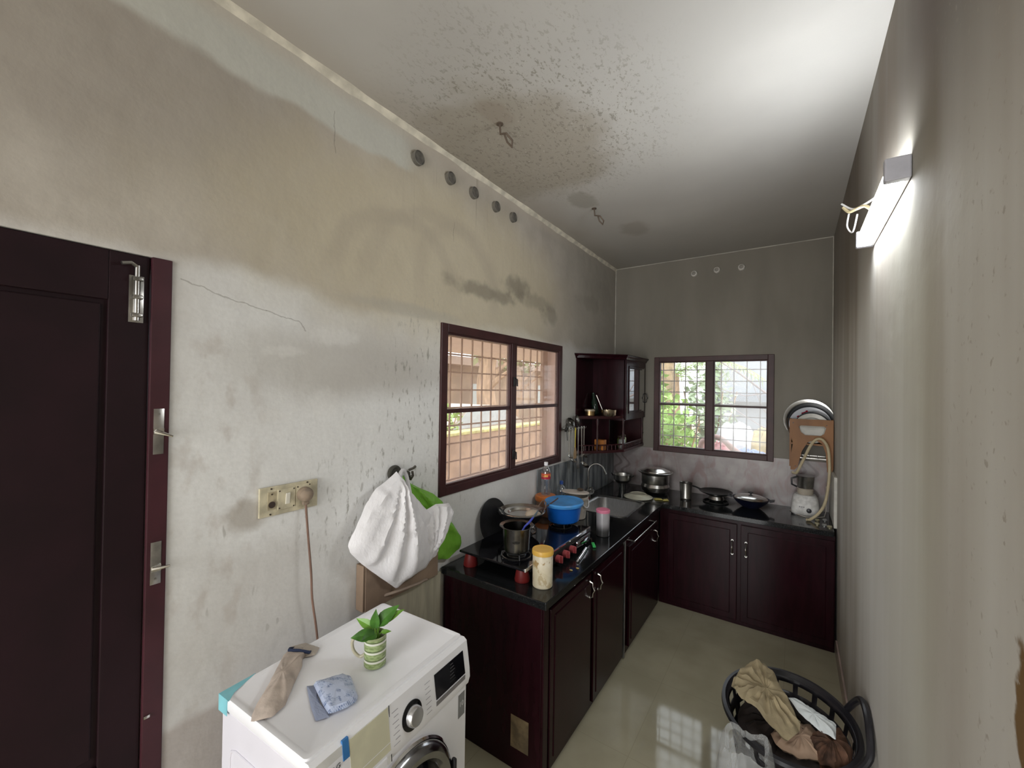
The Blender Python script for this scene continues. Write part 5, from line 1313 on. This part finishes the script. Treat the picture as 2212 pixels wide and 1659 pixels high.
m_.tube(smooth_path([(p[0] - BX, p[1] - BY, p[2]) for p in ((1.700, -1.775, .385), (1.722, -1.80, .44), (1.738, -1.87, .505), (1.742, -1.97, .535), (1.742, -2.07, .52), (1.735, -2.14, .465), (1.695, -2.135, .39))]), .0125, 10, rs=None)
m_.build('handle', BK, bs)
def cloth(name, label, cat, outline, z, mat, th=.03, back=.02, folds=.02, seed=1, rnd=.012, tilt=(0, 0), n=70, part='cloth', rings=10, fexp=.5):
    cx = sum(p[0] for p in outline) / len(outline); cy = sum(p[1] for p in outline) / len(outline)
    t = thing(name, label, cat, (cx, cy, z))
    f = lambda u, v, h: Vector((u - cx, v - cy, h + tilt[0] * (u - cx) + tilt[1] * (v - cy)))
    m_ = MB(); m_.pillow(outline, f, th, back, rings, n, folds=folds, rnd=rnd, seed=seed, fexp=fexp); m_.build(part, mat, t)
    return t
cloth('beige_garment', 'crumpled beige garment draped over the basket rim', 'garment', [(1.288, -1.98), (1.312, -1.88), (1.351, -1.80), (1.404, -1.765), (1.448, -1.82), (1.475, -1.89), (1.500, -1.93), (1.540, -2.02), (1.532, -2.071), (1.498, -2.13), (1.476, -2.12), (1.421, -2.075), (1.356, -2.039), (1.305, -2.01)], .435, pm('khaki_beige_cotton', (.33, .27, .165), .9, var=.18, scale=14, bump=.3), .028, .02, .03, 3, .02, (-.1, .16))
cloth('white_garment', 'strip of white cloth lying across the clothes in the basket', 'garment', [(1.496, -1.905), (1.515, -1.895), (1.598, -1.93), (1.655, -1.96), (1.649, -2.04), (1.594, -2.02), (1.535, -1.97)], .425, pm('white_cotton', (.62, .66, .67), .85, var=.05), .015, .008, .012, 5, .006, (.0, .1))
cloth('pink_garment', 'faded pink beige garment in the middle of the basket', 'garment', [(1.44, -2.08), (1.50, -1.96), (1.58, -1.94), (1.63, -2.02), (1.62, -2.10), (1.53, -2.155), (1.46, -2.13)], .37, pm('faded_pink_cotton', (.40, .28, .20), .9, var=.1), .02, .03, .015, 8, .01)
cloth('dark_garment', 'dark clothes filling the lower part of the basket', 'garment', [(BX + .185 * math.cos(a), BY + .21 * math.sin(a)) for a in [2 * PI * k / 20 for k in range(20)]], .30, pm('black_brown_cloth', (.035, .026, .024), .9, var=.4, scale=12), .06, .05, .03, 9, .02)
cloth('brown_garment', 'brown patterned cloth bulging at the front right of the basket', 'garment', [(1.60, -2.14), (1.56, -2.03), (1.62, -1.95), (1.68, -1.93), (1.705, -2.0), (1.69, -2.08), (1.64, -2.14)], .375, pm('brown_rust_cloth', (.10, .05, .03), .85, var=.6, scale=22), .035, .05, .03, 12, .015)
# clear bag in front with papers in it
CLR = plastic('clear_polythene', (.80, .82, .82), .06, .12, .26)
o = thing('clear_plastic_bag', 'clear polythene bag of scrap paper standing against the basket', 'bag', (1.372, -2.285, 0))
m_ = MB(); prof = [(.0, .0), (.09, .0), (.115, .03), (.125, .12), (.122, .24), (.115, .34), (.10, .41), (.085, .44), (.07, .425)]
rg = []
for r_, z_ in prof:
    if r_ == 0: rg.append([m_.bm.verts.new((0, 0, 0))]); continue
    rg.append([m_.bm.verts.new(((r_ * .85 + .012 * mnoise.noise(Vector((math.cos(a) * 4, math.sin(a) * 4, z_ * 9)))) * math.cos(a), (r_ + .014 * mnoise.noise(Vector((math.cos(a) * 6, math.sin(a) * 6, z_ * 5 + 4)))) * math.sin(a), z_ + .02 * math.sin(3 * a) * (z_ > .3))) for a in [2 * PI * k / 48 for k in range(48)]])
for A, B in zip(rg, rg[1:]):
    for k in range(48):
        k2 = (k + 1) % 48
        m_.bm.faces.new((A[0], B[k], B[k2]) if len(A) == 1 else (A[k], A[k2], B[k2], B[k]))
m_.build('bag_film', CLR, o)
for i, (x_, y_, z_, s_, lb, cc_) in enumerate(((1.34, -2.30, .22, .075, 'cream crumpled paper at the top of the clear bag', (.48, .43, .30)), (1.41, -2.26, .25, .06, 'pinkish white crumpled paper in the clear bag', (.58, .50, .46)), (1.37, -2.29, .09, .085, 'grey-white crumpled paper low in the clear bag', (.40, .40, .36)))):
    pts_ = [(x_ + s_ * (1 + .35 * math.sin(3 * a + i)) * math.cos(a), y_ + s_ * (1 + .3 * math.cos(2 * a + i)) * math.sin(a)) for a in [2 * PI * k / 14 for k in range(14)]]
    cloth('crumpled_paper', lb, 'paper', pts_, z_, pm('scrap_paper_%s' % 'abc'[i] + '_tone', cc_, .85, var=.1), .045, .035, .03, i * 3, .03, n=48, part='paper', rings=7)

# ------------------------------------------------------------------ outside
GROUND = pm('dry_earth', (.42, .33, .23), .9, var=.25, scale=3)
g = box((-30, -14, -.42), (20, 30, -.30)).build('ground', GROUND, None, False); g['kind'] = 'structure'
CW = pm('laterite_wall', (.42, .28, .19), .9, var=.25, scale=5)
cw = thing('compound_wall', 'low brown laterite garden wall seen through the left window', 'wall', (-3.05, 4, -.30))
MB().box((-.12, -7, 0), (.12, 9, 1.26)).build('wall_body', CW, cw, False)
MB().box((-.14, -7, 1.26), (.14, 9, 1.31), .01).build('coping', pm('mossy_yellow_coping', (.55, .52, .20), .8, var=.3), cw, False)
# pale car behind the wall
car = thing('car', 'pale car parked beyond the brown garden wall', 'car', (-5.5, 3.9, -.30))
sideprof = [(-2.0, .35), (-2.05, .75), (-1.85, .95), (-1.3, 1.05), (-.75, 1.50), (.0, 1.60), (.9, 1.57), (1.6, 1.15), (2.0, 1.0), (2.05, .4)]
MB().prism(sideprof, lambda u, v, h: Vector((h, u, v)), -.8, .8).build('car_body', pm('pale_beige_car_paint', (.52, .47, .40), .3), car, False)
MB().prism([(-1.15, 1.08), (-.70, 1.45), (.0, 1.52), (.85, 1.49), (1.4, 1.14)], lambda u, v, h: Vector((h, u, v)), .80, .815).build('side_window', pm('sky_reflecting_car_glass', (.50, .56, .56), .3, .0), car, False)
for y_ in (-1.3, 1.3): MB().cyl((.62, y_, .33), (.84, y_, .33), .33, 28).build('wheel', DARKPL, car)
# trees
BARK = pm('pale_brown_bark', (.36, .24, .15), .9, var=.3, scale=4, vscale=(3, 3, .5), bump=.3)
def foliage(n, cfn, size, seed):
    rnd = random.Random(seed); m_ = MB()
    for i in range(n):
        c = Vector(cfn(rnd)); d = Vector((rnd.uniform(-1, 1), rnd.uniform(-1, 1), rnd.uniform(-.6, .7)))
        L = size * rnd.uniform(.6, 1.4)
        d.normalize(); sd = d.cross(Vector((rnd.uniform(-1, 1), rnd.uniform(-1, 1), rnd.uniform(.2, 1)))).normalized() * L * .25
        v = [m_.bm.verts.new(p) for p in (c, c + d * L * .5 + sd, c + d * L, c + d * L * .5 - sd)]
        m_.bm.faces.new(v)
    return m_
LEAFM = [pm('leaf_light', (.34, .50, .14), .6, var=.35, scale=2), pm('leaf_mid', (.25, .27, .13), .6, var=.35, scale=2), pm('leaf_grey', (.38, .45, .30), .6, var=.3, scale=2)]
def tree(label, x, y, h, r, cr, n, mi, size=.25, seed=1, kink=.3):
    t = thing('tree', label, 'tree', (x, y, -.30), group=None)
    m_ = MB(); pts = smooth_path([(0, 0, 0), (kink * .3, 0, h * .3), (-kink * .2, .1, h * .6), (kink, .1, h)])
    m_.tube(pts, r, 10, rs=[r * (1 - .45 * i / len(pts)) for i in range(len(pts))])
    for k in range(6):
        a = k * 1.3; z0_ = h * (.5 + .08 * k)
        m_.tube([(0, 0, z0_), (math.cos(a) * cr * .5, math.sin(a) * cr * .5, z0_ + cr * .35), (math.cos(a) * cr * .9, math.sin(a) * cr * .9, z0_ + cr * .6)], r * .3, 6, rs=[r * .35, r * .2, r * .08])
    m_.build('trunk', BARK, t)
    def cf(q):
        a = q.uniform(0, 2 * PI); rr_ = cr * math.sqrt(q.random()); zz = q.uniform(-1, 1)
        return (rr_ * math.cos(a) * math.sqrt(max(.1, 1 - zz * zz)), rr_ * math.sin(a) * math.sqrt(max(.1, 1 - zz * zz)), h + zz * cr * .8)
    foliage(n, cf, size, seed).build('crown', LEAFM[mi], t, False)
    return t
tree('thick brown trunk tree in the middle of the left window view', -6.5, 6.2, 3.9, .38, 1.1, 420, 1, .28, 2)
tree('slimmer tree to the right of the thick trunk behind the garden wall', -7.2, 9.0, 3.6, .24, 1.2, 420, 1, .28, 3, -.4)
tree('pale green tree at the left edge of the left window view', -8.3, 3.6, 2.3, .12, 1.25, 620, 2, .3, 4)
hs = thing('brown_house', 'tan house with a dark eave filling the distance of the left window', 'building', (-11, 11, -.3))
MB().box((-3, -9.5, 0), (0, 14, 3.0)).build('wall', pm('tan_house_wall', (.25, .18, .12), .9, var=.35, scale=.8), hs, False)
MB().box((-3.2, -9.8, 3.0), (.7, 14.2, 3.35)).build('eave', pm('grey_brown_eave', (.30, .22, .17), .9), hs, False)
for k in range(3): MB().box((-.02, -6 + k * 6, .9), (.02, -4.4 + k * 6, 2.2)).build('window', pm('dim_house_window', (.32, .36, .34), .3), hs, False)
def bush(label, x, y, z, rx, ry, rz, n, mi, size, seed, name='bush'):
    t = thing(name, label, 'bush', (x, y, -.30))
    def cf(q):
        while True:
            p = [q.uniform(-1, 1) for _ in range(3)]
            if sum(c * c for c in p) < 1: return (p[0] * rx, p[1] * ry, z + .3 + p[2] * rz)
    foliage(n, cf, size, seed).build('foliage', LEAFM[mi], t, False)
    m_ = MB()
    for k in range(5): m_.tube([(.05 * k - .1, 0, 0), ((k - 2) * rx * .35, 0, z + .1), ((k - 2) * rx * .5, .05, z + .3 + rz * .4)], .012, 6)
    m_.build('stem', BARK, t)
    return t
bush('leafy bush nearest the glass in the left half of the back window', .10, 1.9, 1.05, .36, .36, .62, 520, 0, .13, 11)
bush('tall bright green bush at the left of the back window', -.55, 2.9, 1.45, .40, .45, .75, 560, 0, .17, 12)
bush('grey green bush behind the others in the middle of the back window', .30, 3.75, 1.35, .42, .40, .95, 600, 2, .15, 13)
bush('thin leafy shrub at the right of the back window', 1.75, 4.3, 1.25, .20, .25, .40, 60, 0, .12, 14)
bush('bright shrub at the left of the left window view', -4.35, 2.1, .95, .28, .35, .45, 260, 0, .16, 15)
# palm fronds
pal = thing('palm', 'palm with long fronds across the top left of the back window', 'palm', (-.85, 6.3, -.30))
m_ = MB(); m_.tube([(0, 0, 0), (.05, 0, 1.2), (0, 0, 2.45)], .10, 10); m_.build('trunk', BARK, pal)
rnd = random.Random(5)
for k in range(9):
    a = k * 2 * PI / 9 + .3; m_ = MB(); pts = [Vector((math.cos(a) * r_, math.sin(a) * r_, 2.4 + .75 * r_ - .42 * r_ * r_)) for r_ in [i * .16 for i in range(13)]]
    m_.tube(pts, .012, 5)
    for i in range(1, 13):
        tn = (pts[i] - pts[i - 1]).normalized(); sd = tn.cross(Vector((0, 0, 1))).normalized()
        for s_ in (-1, 1):
            for e in (0, .5):
                b0 = pts[i - 1].lerp(pts[i], e); tip = b0 + sd * s_ * .42 + tn * .18 - Vector((0, 0, .16)); w_ = tn * .018
                v = [m_.bm.verts.new(p) for p in (b0 - w_, b0 + w_, tip)]; m_.bm.faces.new(v)
    m_.build('frond', LEAFM[k % 2 * 2], pal, False)
# brown pillar, white building, junk heap, bare branch
pp = thing('garden_pillar', 'brown rough pillar at the top left of the back window', 'pillar', (-.30, 3.9, -.3)); MB().box((-.25, -.12, 0), (-.02, .12, 3.2), .01).build('shaft', pm('brown_rough_pillar', (.34, .24, .15), .9, var=.3), pp, False)
bl = thing('white_building', 'pale house far behind the back window', 'building', (2.4, 9.5, -.3))
MB().box((-2.9, 0, 0), (3.5, 3, 3.9)).build('wall', pm('pale_house_paint', (.27, .28, .30), .8, var=.06, scale=2), bl, False)
MB().box((-3.1, -.5, 1.75), (3.7, 0, 1.95)).build('lower_roof', pm('grey_roof_slab', (.17, .18, .20), .8), bl, False)
MB().box((-.9, -.02, .9), (.1, 0, 1.9)).build('window', pm('dull_blue_window', (.17, .19, .22), .3), bl, False)
jc = [((.42, .20, .20), 'faded red'), ((.22, .28, .45), 'dull blue'), ((.50, .30, .28), 'salmon pink'), ((.62, .62, .66), 'pale grey'), ((.45, .34, .16), 'ochre'), ((.30, .40, .55), 'light blue')]
for i, (x_, y_, z_) in enumerate(((.55, 2.72, .90), (.98, 2.70, .84), (1.40, 2.75, .92), (.76, 3.22, 1.16), (1.20, 3.22, 1.10), (1.64, 3.3, 1.12))):
    o = thing('cloth_heap', '%s bundle in the heap of scrap outside the back window' % jc[i][1], 'bundle', (x_, y_, -.30))
    m_ = MB(); m_.pillow([(.25 * math.cos(a) * (1 + .2 * math.sin(3 * a + i)), .2 * math.sin(a)) for a in [2 * PI * k / 16 for k in range(16)]], XY(z_ + .2), .16, z_ * .8 + .2, 8, 48, folds=.06, rnd=.05, seed=i * 2.1); m_.build('bundle', pm('heap_cloth_%s' % 'abcdef'[i] + '_tone', jc[i][0], .8, var=.3, scale=9), o)
o = thing('bent_pipe', 'thick pinkish brown pipe arching outside the lower right of the back window', 'pipe', (.8, 1.0, -.3))
MB().tube(smooth_path([(-.17, .0, .0), (-.17, .0, .6), (-.16, 0, 1.35), (-.11, 0, 1.49), (-.02, 0, 1.53), (.08, 0, 1.50), (.16, 0, 1.42), (.26, 0, 1.35), (.38, 0, 1.30), (.5, 0, .8)]), .030, 12).build('pipe', pm('pinkish_brown_pipe', (.34, .22, .20), .6), o)
tw = thing('bare_branch', 'bare thin branches crossing the right side of the back window', 'branch', (1.6, 2.0, -.3))
m_ = MB(); m_.tube([(.15, 0, 0), (.05, 0, 1.2), (-.12, 0, 1.9), (-.38, 0, 2.02), (-.66, 0, 2.26), (-1.0, 0, 2.5)], .015, 6, rs=[.03, .024, .017, .014, .012, .006])
for p_ in ([(-.38, 0, 2.02), (-.6, 0, 1.98), (-.86, 0, 2.05), (-1.05, 0, 2.2)], [(-.12, 0, 1.9), (-.16, 0, 2.3), (-.05, 0, 2.6)], [(.05, 0, 1.2), (-.2, 0, 1.5), (-.42, 0, 1.85), (-.55, 0, 2.2)], [(-.2, 0, 1.5), (-.45, 0, 1.62), (-.8, 0, 1.85)], [(-.12, 0, 1.9), (-.28, 0, 2.15), (-.33, 0, 2.5)], [(.05, 0, 1.2), (-.05, 0, 1.7), (-.18, 0, 2.0)]):
    m_.tube(p_, .006, 5, rs=[.010, .007, .006, .003][:len(p_)])
m_.build('branch', pm('grey_bark', (.25, .20, .19), .9), tw)
# sunshade slab and post outside the left window
o = thing('sun_shade', 'pale concrete sunshade over the outside of the left window', 'sunshade', (-.5, -1.3, 2.13)); MB().box((-1.12, -1.7, -.01), (.275, 3.2, .08)).build('slab', PEACH, o, False)
